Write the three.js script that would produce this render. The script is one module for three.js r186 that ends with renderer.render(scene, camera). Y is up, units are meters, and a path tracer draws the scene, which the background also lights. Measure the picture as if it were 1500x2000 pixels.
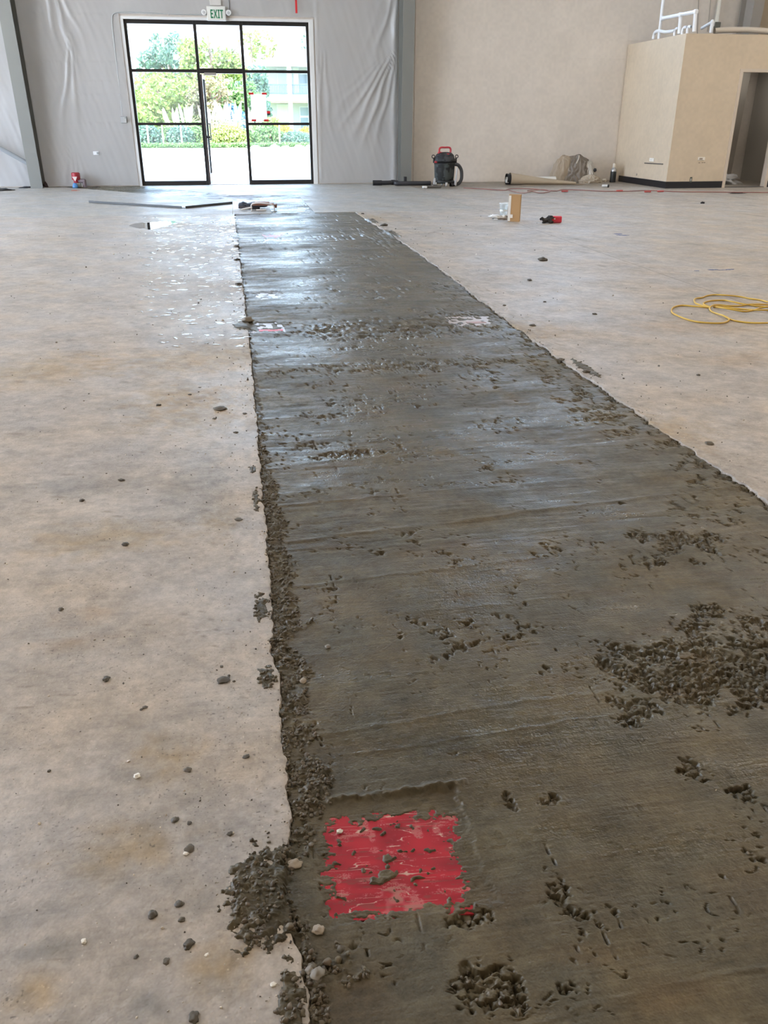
import * as THREE from 'three';
import { mergeGeometries, mergeVertices, toCreasedNormals } from 'three/addons/utils/BufferGeometryUtils.js';
import { RoundedBoxGeometry } from 'three/addons/geometries/RoundedBoxGeometry.js';
import { TextGeometry } from 'three/addons/geometries/TextGeometry.js';
import { FontLoader } from 'three/addons/loaders/FontLoader.js';
import { RectAreaLightUniformsLib } from 'three/addons/lights/RectAreaLightUniformsLib.js';
import { createNoise2D, createNoise3D } from 'simplex-noise';

// ------------------------------------------------------------------ camera, sky, sun, exposure
const scene = new THREE.Scene();
const EYE = 1.2, FOCAL = 1600, PITCH = Math.atan(760 / 1600), YAW = Math.atan(300 * Math.cos(PITCH) / 1600);
const camera = new THREE.PerspectiveCamera(2 * Math.atan(1000 / FOCAL) * 180 / Math.PI, 0.75, 0.05, 400);
camera.position.set(0, EYE, 0);
const FWD = new THREE.Vector3(Math.sin(YAW) * Math.cos(PITCH), -Math.sin(PITCH), -Math.cos(YAW) * Math.cos(PITCH));
const RIGHT = new THREE.Vector3(Math.cos(YAW), 0, Math.sin(YAW)), UP = new THREE.Vector3().crossVectors(RIGHT, FWD);
camera.lookAt(FWD.clone().add(camera.position));
const renderer = new THREE.WebGLRenderer();
renderer.toneMapping = THREE.LinearToneMapping;
renderer.toneMappingExposure = 5.1;
renderer.shadowMap.enabled = true;
RectAreaLightUniformsLib.init();
{ // clear pale summer sky: a smooth gradient from the horizon to the zenith
  const W = 64, H = 128, d = new Float32Array(W * H * 4);
  for (let j = 0; j < H; j++) for (let i = 0; i < W; i++) {
    const up = Math.max(0, Math.sin(((j + 0.5) / H - 0.5) * Math.PI)), t = Math.pow(up, 0.45), o = (j * W + i) * 4;
    d[o] = 1.0 * (1 - t) + 0.36 * t; d[o + 1] = 1.06 * (1 - t) + 0.60 * t; d[o + 2] = 1.15 * (1 - t) + 1.02 * t; d[o + 3] = 1;
  }
  const sky = new THREE.DataTexture(d, W, H, THREE.RGBAFormat, THREE.FloatType);
  sky.mapping = THREE.EquirectangularReflectionMapping; sky.magFilter = THREE.LinearFilter; sky.needsUpdate = true;
  scene.background = sky; scene.backgroundIntensity = 2.3;
}
const sun = new THREE.DirectionalLight(new THREE.Color(1, 0.94, 0.84), 5.6);
sun.position.set(-16, 60, -6); sun.castShadow = true; sun.shadow.mapSize.set(2048, 2048);
Object.assign(sun.shadow.camera, { left: -45, right: 45, top: 45, bottom: -45, near: 1, far: 160 });
sun.target.position.set(0, 0, -30); scene.add(sun, sun.target);
const WARM = new THREE.Color(1, 0.80, 0.57), NEUTRAL = new THREE.Color(1, 0.95, 0.88);
const UNSEEN_LAMPS = [[-6.4, -3.2, 1.8, WARM, 'unseen hall ceiling light on the left, nearest the camera side'], [6.6, -3.2, 1.8, WARM, 'unseen hall ceiling light on the right, nearest the camera side'], [-9.6, -10.5, 2.6, NEUTRAL, 'unseen hall ceiling light near the left wall, halfway to the far wall'], [7.0, -10.5, .8, NEUTRAL, 'unseen hall ceiling light right of the strip, halfway to the far wall'], [11.6, -11.5, 1.2, NEUTRAL, 'unseen hall ceiling light nearest the small beige room']];

// ------------------------------------------------------------------ helpers
let seedState = 20240611;
const rnd = () => { seedState = (seedState + 0x6d2b79f5) | 0; let t = Math.imul(seedState ^ (seedState >>> 15), 1 | seedState); t = (t + Math.imul(t ^ (t >>> 7), 61 | t)) ^ t; return ((t ^ (t >>> 14)) >>> 0) / 4294967296; };
const rr = (a, b) => a + (b - a) * rnd();
const simp = createNoise2D(rnd), simpB = createNoise2D(rnd), simp3 = createNoise3D(rnd);
const clamp = (x, a = 0, b = 1) => Math.min(b, Math.max(a, x)), lerp = (a, b, t) => a + (b - a) * t;
const smooth = (a, b, x) => { const t = clamp((x - a) / (b - a)); return t * t * (3 - 2 * t); };
const V = (x, y, z) => new THREE.Vector3(x, y, z);
function sight(px, py) { return FWD.clone().multiplyScalar(FOCAL).addScaledVector(RIGHT, px - 750).addScaledVector(UP, 1000 - py); }
function onFloor(px, py, h = 0) { const d = sight(px, py); return d.multiplyScalar((h - EYE) / d.y).add(camera.position); }      // where a spot of the floor lies
function at(px, py, z) { const d = sight(px, py); return d.multiplyScalar(z / d.z).add(camera.position); }                          // a spot on a wall parallel to the far wall
function atX(px, py, x) { const d = sight(px, py); return d.multiplyScalar(x / d.x).add(camera.position); }
const counts = {};
function numbered(name) { counts[name] = (counts[name] ?? -1) + 1; return counts[name] ? `${name}_${String(counts[name]).padStart(3, '0')}` : name; }
function tag(o, label, category, group) { o.userData.label = label; o.userData.category = category; if (group) o.userData.group = group; return o; }
function mesh(name, geo, mat, parent) {
  const m = new THREE.Mesh(Array.isArray(geo) ? join(geo) : geo, mat);
  m.name = parent ? name : numbered(name); m.castShadow = m.receiveShadow = true; (parent ?? scene).add(m); return m;
}
function join(list) { const l = list.map((g) => { const n = g.index ? g.toNonIndexed() : g; for (const k of Object.keys(n.attributes)) if (!['position', 'normal', 'uv'].includes(k)) n.deleteAttribute(k); return n; }); return l.length > 1 ? mergeGeometries(l) : l[0]; }
function thing(name, label, category, pos = V(0, 0, 0), turn = 0, group) {
  const o = new THREE.Group(); o.name = numbered(name); o.position.copy(pos); o.rotation.y = turn; scene.add(o); return tag(o, label, category, group);
}
function struct(name, geo, mat, parent) { const m = mesh(name, geo, mat, parent); if (!parent) m.userData.kind = 'structure'; return m; }
function structGroup(name) { const g = new THREE.Group(); g.name = name; g.userData.kind = 'structure'; scene.add(g); return g; }
const box = (w, h, d, x = 0, y = 0, z = 0) => new THREE.BoxGeometry(w, h, d).translate(x, y, z);
const rbox = (w, h, d, r, x = 0, y = 0, z = 0, s = 2) => new RoundedBoxGeometry(w, h, d, s, r).translate(x, y, z);
const span = (x0, x1, y0, y1, z0, z1) => box(x1 - x0, y1 - y0, z1 - z0, (x0 + x1) / 2, (y0 + y1) / 2, (z0 + z1) / 2);
const lathe = (pts, n = 28) => new THREE.LatheGeometry(pts.map(([r, y]) => new THREE.Vector2(r, y)), n);
const tube = (pts, r, n = 40, k = 8, closed = false) => new THREE.TubeGeometry(new THREE.CatmullRomCurve3(pts, closed, 'centripetal'), n, r, k, closed);
function rod(a, b, r, k = 10) { const d = b.clone().sub(a), g = new THREE.CylinderGeometry(r, r, d.length(), k); g.applyQuaternion(new THREE.Quaternion().setFromUnitVectors(V(0, 1, 0), d.normalize())); const m = a.clone().add(b).multiplyScalar(0.5); return g.translate(m.x, m.y, m.z); }
function grid(xs, zs, fn, color) { // a ground patch: fn(x, z) gives the height
  const nx = xs.length, nz = zs.length, p = new Float32Array(nx * nz * 3), uv = new Float32Array(nx * nz * 2), c = color && new Float32Array(nx * nz * 3), ix = new Uint32Array((nx - 1) * (nz - 1) * 6);
  let q = 0;
  for (let j = 0; j < nz; j++) for (let i = 0; i < nx; i++) {
    const k = j * nx + i, z = zs[j], x = typeof xs[i] === 'function' ? xs[i](z) : xs[i], h = fn(x, z, i, j);
    p[k * 3] = x; p[k * 3 + 1] = h; p[k * 3 + 2] = z; uv[k * 2] = x; uv[k * 2 + 1] = z;
    if (c) { const t = color(x, z, h); c[k * 3] = t[0]; c[k * 3 + 1] = t[1]; c[k * 3 + 2] = t[2]; }
    if (i < nx - 1 && j < nz - 1) { ix[q++] = k; ix[q++] = k + 1; ix[q++] = k + nx; ix[q++] = k + 1; ix[q++] = k + nx + 1; ix[q++] = k + nx; }
  }
  const g = new THREE.BufferGeometry();
  g.setAttribute('position', new THREE.BufferAttribute(p, 3)); g.setAttribute('uv', new THREE.BufferAttribute(uv, 2));
  if (c) g.setAttribute('color', new THREE.BufferAttribute(c, 3));
  g.setIndex(new THREE.BufferAttribute(ix, 1)); g.computeVertexNormals(); return g;
}
function metric(g) { const o = g.index ? g.toNonIndexed() : g, P = o.attributes.position, N = o.attributes.normal, uv = o.attributes.uv; for (let i = 0; i < P.count; i++) { const nx = Math.abs(N.getX(i)), ny = Math.abs(N.getY(i)); if (nx > .5) uv.setXY(i, P.getZ(i), P.getY(i)); else if (ny > .5) uv.setXY(i, P.getX(i), P.getZ(i)); else uv.setXY(i, P.getX(i), P.getY(i)); } return o; }
// periodic value noise for tiling textures
const HASH = new Float32Array(65536); for (let i = 0; i < 65536; i++) HASH[i] = rnd();
const hash2 = (x, y) => HASH[(Math.imul(x, 73856093) ^ Math.imul(y, 19349663)) & 65535];
function pnoise(x, y, px, py) {
  const ix = Math.floor(x), iy = Math.floor(y), fx = x - ix, fy = y - iy, u = fx * fx * (3 - 2 * fx), v = fy * fy * (3 - 2 * fy);
  const x0 = ((ix % px) + px) % px, x1 = (x0 + 1) % px, y0 = ((iy % py) + py) % py, y1 = (y0 + 1) % py;
  return lerp(lerp(hash2(x0, y0), hash2(x1, y0), u), lerp(hash2(x0, y1), hash2(x1, y1), u), v);
}
function texture(n, fn, repeat, srgb) {
  const d = new Uint8Array(n * n * 4);
  for (let j = 0; j < n; j++) for (let i = 0; i < n; i++) { const c = fn(i / n, j / n), o = (j * n + i) * 4; d[o] = clamp(c[0]) * 255; d[o + 1] = clamp(c[1] ?? c[0]) * 255; d[o + 2] = clamp(c[2] ?? c[0]) * 255; d[o + 3] = 255; }
  const t = new THREE.DataTexture(d, n, n); t.wrapS = t.wrapT = THREE.RepeatWrapping; t.magFilter = THREE.LinearFilter; t.minFilter = THREE.LinearMipmapLinearFilter; t.generateMipmaps = true;
  t.repeat.set(1 / repeat, 1 / repeat); if (srgb) t.colorSpace = THREE.SRGBColorSpace; t.needsUpdate = true; return t;
}
const M = (r, g, b, rough = 0.7, extra = {}) => new THREE.MeshStandardMaterial({ color: new THREE.Color().setRGB(r, g, b), roughness: rough, metalness: 0, ...extra });
const MP = (r, g, b, rough, extra) => new THREE.MeshPhysicalMaterial({ color: new THREE.Color().setRGB(r, g, b), roughness: rough, ...extra });
function worley(x, z) { // distance to the nearest of the scattered points, and that point's own random number
  const ix = Math.floor(x), iz = Math.floor(z); let best = 9, second = 9, id = 0;
  for (let a = -1; a <= 1; a++) for (let b = -1; b <= 1; b++) {
    const cx = ix + a, cz = iz + b, dx = cx + hash2(cx, cz) - x, dz = cz + hash2(cx + 517, cz - 311) - z, d = dx * dx + dz * dz;
    if (d < best) { second = best; best = d; id = hash2(cx - 91, cz + 77); } else if (d < second) second = d;
  }
  return [Math.sqrt(best), Math.sqrt(second), id];
}

// ------------------------------------------------------------------ materials of the large surfaces
const ZW = -19.16, XL = -11.7, XR = 15, ZB = 3.2, HT = 7.4;
const slabMap = texture(1024, (u, v) => {
  let n = 0; for (const [f, a] of [[5, .12], [11, .18], [29, .26], [73, .24], [190, .2], [500, .2]]) n += a * (pnoise(u * f, v * f, f, f) - .5);
  const streak = pnoise(u * 9, v * 90, 9, 90) - .5, scr = Math.pow(pnoise(u * 14, v * 240, 14, 240), 6);
  const speck = pnoise(u * 330 + 7, v * 330, 330, 330); let b = 0.88 + n * .34 + streak * .015 - scr * .05;
  const w = pnoise(u * 6 + 3.3, v * 7, 6, 7) - .5;
  b -= smooth(.86, .97, speck) * .28 * smooth(.4, .7, pnoise(u * 8, v * 8 + 2, 8, 8)); if (hash2(Math.floor(u * 512), Math.floor(v * 512)) > .997) b += .3;
  return [b * (1 + w * .04), b, b * (1 - w * .06)];
}, 1.35, true);
const slabBump = texture(1024, (u, v) => { let n = .5; for (const [f, a] of [[23, .2], [71, .25], [210, .35], [512, .3]]) n += a * (pnoise(u * f, v * f, f, f) - .5); return [n + (pnoise(u * 12, v * 160, 12, 160) - .5) * .08]; }, 1.35);
const slabRough = texture(512, (u, v) => { let n = .72; for (const [f, a] of [[4, .22], [9, .2], [31, .16], [120, .14]]) n += a * (pnoise(u * f + 5, v * f, f, f) - .5); return [n]; }, 2.1);
const slabMat = new THREE.MeshStandardMaterial({ color: 0xffffff, vertexColors: true, map: slabMap, bumpMap: slabBump, bumpScale: 0.0011, roughnessMap: slabRough, roughness: 0.70 });
const mudMap = texture(1024, (u, v) => {
  let n = 0; for (const [f, a] of [[6, .3], [17, .25], [51, .25], [150, .2], [420, .2]]) n += a * (pnoise(u * f + 2, v * f, f, f) - .5);
  const b = 0.86 + n * .42 + (pnoise(u * 10, v * 170, 10, 170) - .5) * .1; const w = pnoise(u * 9 + 4, v * 12, 9, 12) - .5;
  return [b * (1 + w * .06), b, b * (1 - w * .09)];
}, 0.95, true);
const mudBump = texture(1024, (u, v) => { // the fine drag marks of the screed, running across the strip, and grains of sand
  let n = .5; for (const [f, g, a] of [[8, 60, .10], [14, 130, .26], [30, 330, .22], [90, 90, .25], [260, 300, .5], [512, 512, .36]]) n += a * (pnoise(u * f, v * g + f, f, g) - .5); return [n];
}, 0.95);
const mudRough = texture(512, (u, v) => { let n = .5; for (const [f, g, a] of [[3, 5, .35], [7, 19, .3], [20, 90, .25], [128, 128, .2]]) n += a * (pnoise(u * f + 9, v * g, f, g) - .5); return [n]; }, 1.7);
const mudMat = new THREE.MeshPhysicalMaterial({ color: 0xffffff, vertexColors: true, map: mudMap, bumpMap: mudBump, bumpScale: 0.0011, roughnessMap: mudRough, roughness: 0.78, ior: 1.4, specularIntensity: 1.0 });
const wallBump = texture(512, (u, v) => { let n = .5; for (const [f, a] of [[9, .3], [40, .3], [160, .3], [256, .3]]) n += a * (pnoise(u * f, v * f, f, f) - .5); return [n]; }, 1.0);
const wallMap = texture(512, (u, v) => { let n = .95; for (const [f, a] of [[4, .022], [13, .02], [50, .03]]) n += a * (pnoise(u * f, v * f + 3, f, f) - .5); return [n, n * .995, n * .985]; }, 2.6, true);
const wallMat = M(.86, .795, .725, .8, { map: wallMap, bumpMap: wallBump, bumpScale: .0012 });
const roomMat = M(.72, .60, .45, .75, { map: wallMap, bumpMap: wallBump, bumpScale: .0015 });
const trimMat = M(.62, .53, .43, .5), blackVinyl = M(.012, .012, .016, .45), frameMat = M(.022, .020, .019, .42, { metalness: .3 });
const ceilMat = M(.72, .71, .69, .6), steelMat = M(.232, .234, .215, .5), darkMat = M(.02, .02, .022, .55);
const glassMat = MP(.80, .90, .92, .03, { transmission: 0.8, thickness: 0, ior: 1.5 });
const whitePVC = M(.86, .87, .88, .32), redTape = M(.62, .02, .025, .4), paperMat = M(.84, .84, .83, .8);

// ------------------------------------------------------------------ the floor: slab panels parted by saw cuts, with the trench left open
const fx = (z) => (z > -4.6 ? .018 : lerp(.018, -.037, (-z - 4.6) / 8.2));
const edgeL = (z) => fx(z) + .006 * simp(z * 5, 3) + .004 * simp(z * 17, 9) + .0022 * simp(z * 60, 5) - .045 * Math.exp(-(((z + 1.03) / .085) ** 2)) - .012 * Math.exp(-(((z + 1.75) / .07) ** 2));
const edgeR = (z) => 1.772 + .03 * Math.sin(z * .7 + 1.4) + .010 * simp(z * 3, 22) + .006 * simp(z * 13, 31) + .003 * simp(z * 45, 7);
const SPILLS = [[-.040, -1.01, .066, .105, .0085], [-.004, -.79, .02, .09, .006], [-.012, -1.95, .022, .08, .003], [-.010, -1.63, .022, .05, .004], [-.006, -2.68, .014, .10, .003], [-.01, -2.95, .014, .05, .003], [-.02, -5.45, .07, .12, .009], [-.04, -10.2, .05, .3, .006], [1.80, -4.1, .035, .2, .006], [1.82, -10.2, .07, .4, .010], [1.80, -11.6, .06, .3, .010]];
let spillTop = 0;
const spillAt = (x, z) => { let s = 0; spillTop = 0; for (const [cx, cz, rx, rz, tall] of SPILLS) { const d = ((x - cx) / rx) ** 2 + ((z - cz) / rz) ** 2; if (d < 4) { const q = 1 - Math.sqrt(d) + .32 * simp(x * 30, z * 30 + cz) + .15 * simp(x * 90, z * 90); if (q > s) { s = q; spillTop = tall; } } } return s; };
const rowsZ = (z0, z1, k) => { const out = []; let a = Math.atan(z0 / EYE); const b = Math.atan(z1 / EYE), n = Math.ceil((b - a) / k); for (let i = 0; i <= n; i++) out.push(-EYE * Math.tan(lerp(a, b, i / n))); out[n] = -z1; return out; };
// stains of the slab itself: rust-brown and ochre drips, grey scuffs, wet patches near the strip
const STAINS = [['o', 395, 800, .36, .42], ['o', 340, 775, .3, .3], ['r', 170, 1210, .10, .12], ['r', 130, 1260, .12, .05], ['o', 400, 700, .7, .35], ['o', 430, 1020, .08, .14], ['g', 60, 1860, .12, .03], ['g', 110, 1780, .10, .03], ['g', 300, 1720, .10, .03], ['o', 430, 1900, .06, .06], ['o', 60, 1930, .05, .05], ['g', 280, 1960, .05, .04], ['o', 250, 1660, .14, .08], ['o', 330, 1480, .10, .08], ['o', 1010, 640, .35, .4], ['o', 1280, 840, .3, .3], ['r', 1330, 640, .5, .3], ['g', 1330, 580, .4, .08], ['g', 1270, 510, .3, .1], ['g', 390, 930, .14, .5], ['o', 700, 425, .8, .8], ['r', 1440, 700, .3, .2], ['o', 80, 720, .5, .4], ['g', 150, 950, .5, .1], ['o', 200, 1050, .3, .15]]
  .map(([k, px, py, rx, rz]) => [k, onFloor(px, py), rx, rz]);
function slabColor(x, z) {
  const n1 = simp(x * .55, z * .45), n2 = simpB(x * 1.9, z * 1.5), n3 = simp(x * 6 + 9, z * 5), n4 = simpB(x * 17, z * 15), n5 = simp(x * 42, z * 38);
  let b = .525 + .02 * n1 + .015 * n2 + .012 * n3 + .022 * n4 + .026 * n5, warm = .175 + .02 * n2 + .022 * simp(x * .9 + 30, z * .9) + .02 * simpB(x * 5 + 3, z * 4) + .02 * n4;
  let r = b * (1 + warm * .55), g = b * .985, bl = b * (1 - warm * .8);
  for (const [k, c, rx, rz] of STAINS) {
    const d = ((x - c.x) / rx) ** 2 + ((z - c.z) / rz) ** 2; if (d > 3) continue;
    const s = clamp((1 - Math.sqrt(d) + .35 * simp(x * 8, z * 8) + .25 * simpB(x * 30, z * 20)) * 1.1) * .75;
    if (k === 'o') { r *= 1 - .12 * s; g *= 1 - .28 * s; bl *= 1 - .54 * s; } else if (k === 'r') { r *= 1 - .12 * s; g *= 1 - .24 * s; bl *= 1 - .38 * s; } else { r *= 1 - .38 * s; g *= 1 - .35 * s; bl *= 1 - .32 * s; }
  }
  // splashed cement film beside the strip
  const dl = Math.max(fx(z) - x, x - 1.78), near = Math.exp(-Math.max(dl, 0) / .22), far = smooth(-3.2, -5.5, z);
  const spl = clamp((simp(x * 11, z * 7 + 5) + .5 * simpB(x * 37, z * 26) + .1) * 1.2) * near * (.25 + .5 * far) + (dl < .05 ? .25 * clamp(simp(x * 40, z * 25) + .2) : 0);
  r = lerp(r, .21, spl * .5); g = lerp(g, .18, spl * .5); bl = lerp(bl, .135, spl * .5);
  const soot = smooth(.55, .85, simpB(x * 3.3 + 4, z * 5.5)) * .10; r *= 1 - soot; g *= 1 - soot * .95; bl *= 1 - soot * .9;
  const pit = smooth(.74, .92, simp(x * 23 + 3, z * 21)) * .4 * smooth(-.2, .5, simp(x * 1.7, z * 1.7 + 8)); r *= 1 - pit; g *= 1 - pit * 1.08; bl *= 1 - pit * 1.2;
  const dust = x > 3.5 ? smooth(-16.7, -17.7, z + .25 * simp(x * 1.2, z * 2)) * .75 : 0; r = lerp(r, .36, dust); g = lerp(g, .31, dust); bl = lerp(bl, .245, dust);
  const m = .94; return [r * m, g * m, bl * m];
}
const floor = structGroup('floor');
const slabDip = (x, z) => .0006 * simp(x * 3, z * 3) + .0004 * simp(x * 14, z * 14);
const ZJ = -12.84, XJ = 3.645, CUT = .0045;
{ // panels along the strip, finely gridded so that stains keep their edges
  const ladder = (first, ratio, most, reach) => { const o = [0, .0008]; let s = first; while (o[o.length - 1] < reach) { o.push(Math.min(reach, o[o.length - 1] + s)); s = Math.min(most, s * ratio); } return o; };
  const rows = [1.5, .9].flatMap((z, k) => []).concat(rowsZ(.3, -ZJ - CUT, .0021));
  const left = ladder(.006, 1.045, .16, 11.72).map((d) => (z) => edgeL(z) - d).reverse();
  const lip = (x, z) => slabDip(x, z);
  const gl = grid([...left, (z) => edgeL(z) + .002, (z) => edgeL(z) + .003], rows, (x, z, i) => (i > left.length ? -.09 : i === left.length ? -.012 : lip(x, z) - .0015 * Math.exp(-(edgeL(z) - x) / .004)), slabColor);
  mesh('slab_panel', gl, slabMat, floor);
  const right = ladder(.006, 1.06, .05, 1.95).filter((d) => d < 1.78);
  const gr = grid([(z) => edgeR(z) - .003, (z) => edgeR(z) - .002, ...right.map((d) => (z) => edgeR(z) + d), XJ - CUT], rows.filter((z) => z < -.28), (x, z, i) => (i === 0 ? -.09 : i === 1 ? -.012 : lip(x, z)), slabColor);
  mesh('slab_panel', gr, slabMat, floor);
  const rx = []; for (let x = XJ; x < XR; x += .09) rx.push(x); rx.push(XR);
  mesh('slab_panel', grid(rx, rowsZ(.9, -ZJ - CUT, .004), lip, slabColor), slabMat, floor);
  const back = []; for (let x = XL; x < XR; x += .6) back.push(x); back.push(XR);
  mesh('slab_panel', grid(back, [ZB, 2, 1, .2, -.29], () => -.0008, slabColor), slabMat, floor);
  // far panels, cut to the outline of the branch trench
  const flat = (pts) => {
    const b = new THREE.Box2(); pts.forEach(([x, z]) => b.expandByPoint(new THREE.Vector2(x, z)));
    const g = new THREE.ExtrudeGeometry(new THREE.Shape(pts.map(([x, z]) => new THREE.Vector2(x, -z))), { depth: .09, bevelEnabled: false }).rotateX(-Math.PI / 2).translate(0, -.09, 0);
    const p = g.attributes.position, uv = g.attributes.uv, c = new Float32Array(p.count * 3);
    for (let i = 0; i < p.count; i++) { uv.setXY(i, p.getX(i), p.getZ(i)); c.set([.49, .465, .42], i * 3); }
    g.setAttribute('color', new THREE.BufferAttribute(c, 3)); return g;
  };
  const z2 = ZJ - CUT, zf = ZW - 2.0 + 2.0;
  mesh('slab_panel', flat([[XL, z2], [-.0645, z2], [-.0645, -15.16], [-.368, -15.5], [-1.845, -17.16], [-3.42, -18.95], [-3.42, zf], [XL, zf]]), slabMat, floor);
  mesh('slab_panel', flat([[-.060, z2], [.503, z2], [.53, -14.43], [-.060, -15.155]]), slabMat, floor);
  mesh('slab_panel', flat([[1.14, z2], [XJ - CUT, z2], [XJ - CUT, zf], [-1.95, zf], [-1.95, -19.0], [-.067, -16.36], [1.131, -16.16]]), slabMat, floor);
  mesh('slab_panel', grid(rx, rowsZ(-z2, -zf, .0012), lip, slabColor), slabMat, floor);
  mesh('subgrade', span(XL, XR, -.2, -.1, ZW, ZB), M(.12, .11, .10, .9), floor);
}

// ------------------------------------------------------------------ shell of the hall
const SF = { x0: -1.925, x1: 1.70, y1: 3.035 }, UNSEEN_UPPER = [[-1.9, 1.66, 4.2, 6.3], [5.4, 9.0, 4.2, 6.3]];
function holedWall(x0, x1, y0, y1, holes, depth) {
  const s = new THREE.Shape([[x0, y0], [x1, y0], [x1, y1], [x0, y1]].map((p) => new THREE.Vector2(...p)));
  for (const [a, b, c, d] of holes) s.holes.push(new THREE.Path([[a, c], [a, d], [b, d], [b, c]].map((p) => new THREE.Vector2(...p))));
  return new THREE.ExtrudeGeometry(s, { depth, bevelEnabled: false });
}
const wallFar = struct('wall_far', holedWall(XL, XR, -.1, HT, [[SF.x0, SF.x1, -.0005, SF.y1], ...UNSEEN_UPPER], .24).translate(0, 0, ZW - .24), wallMat);
{ // painted boards on the right part of the far wall, in three rows with fine joints
  const rows = [[.012, .58], [.5815, 1.23], [1.2315, 2.45], [2.4515, 3.67]];
  rows.forEach(([a, b]) => mesh('wall_panel', metric(span(3.9, 8.57, a, b, ZW, ZW + .012)), wallMat, wallFar));
  for (const [x0, x1] of [[8.5715, 11.2]]) mesh('wall_panel', metric(span(x0, x1, 2.8, 4.1, ZW, ZW + .012)), wallMat, wallFar);
  mesh('wall_panel', metric(span(11.24, XR, 2.3, 4.1, ZW, ZW + .05)), M(.60, .50, .36, .8, { map: wallMap }), wallFar);
}
const UNSEEN_DOORS_LEFT = [[-18.3, -12.6], [-11.6, -4.6]];  // unseen openings, out of view, that light the hall from the left
{
  const s = holedWall(-ZB - .0, -ZW, -.1, HT, UNSEEN_DOORS_LEFT.map(([a, b]) => [-b, -a, -.0005, 5.4]), .24);
  struct('wall_left', s.rotateY(Math.PI / 2).translate(XL - .24, 0, 0), wallMat);
}
struct('wall_right', span(XR, XR + .24, -.1, HT, ZW, ZB), wallMat);
struct('unseen_wall_near', span(XL, XR, -.1, HT, ZB, ZB + .24), M(.58, .44, .30, .8, { map: wallMap }));  // out of view behind the camera; tan for warm bounce on the near floor
struct('ceiling', span(XL - .24, XR + .24, HT, HT + .2, ZW - .24, ZB + .24), ceilMat);
UNSEEN_UPPER.forEach(([x0, x1, y0, y1], k) => { // unseen high windows in the far wall, placed to give the strip its sheen
  const g = structGroup('window_' + (k + 2)), f = .05, z = ZW - .1;
  mesh('frame', [span(x0, x1, y0, y0 + f, z - .05, z + .05), span(x0, x1, y1 - f, y1, z - .05, z + .05), span(x0, x0 + f, y0 + f, y1 - f, z - .05, z + .05), span(x1 - f, x1, y0 + f, y1 - f, z - .05, z + .05), span((x0 + x1) / 2 - f / 2, (x0 + x1) / 2 + f / 2, y0 + f, y1 - f, z - .05, z + .05)], frameMat, g);
  for (const [a, b] of [[x0 + f, (x0 + x1) / 2 - f / 2], [(x0 + x1) / 2 + f / 2, x1 - f]]) { const p = mesh('pane', new THREE.PlaneGeometry(b - a, y1 - y0 - 2 * f).translate((a + b) / 2, (y0 + y1) / 2, z), glassMat, g); p.castShadow = false; }
});
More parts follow.
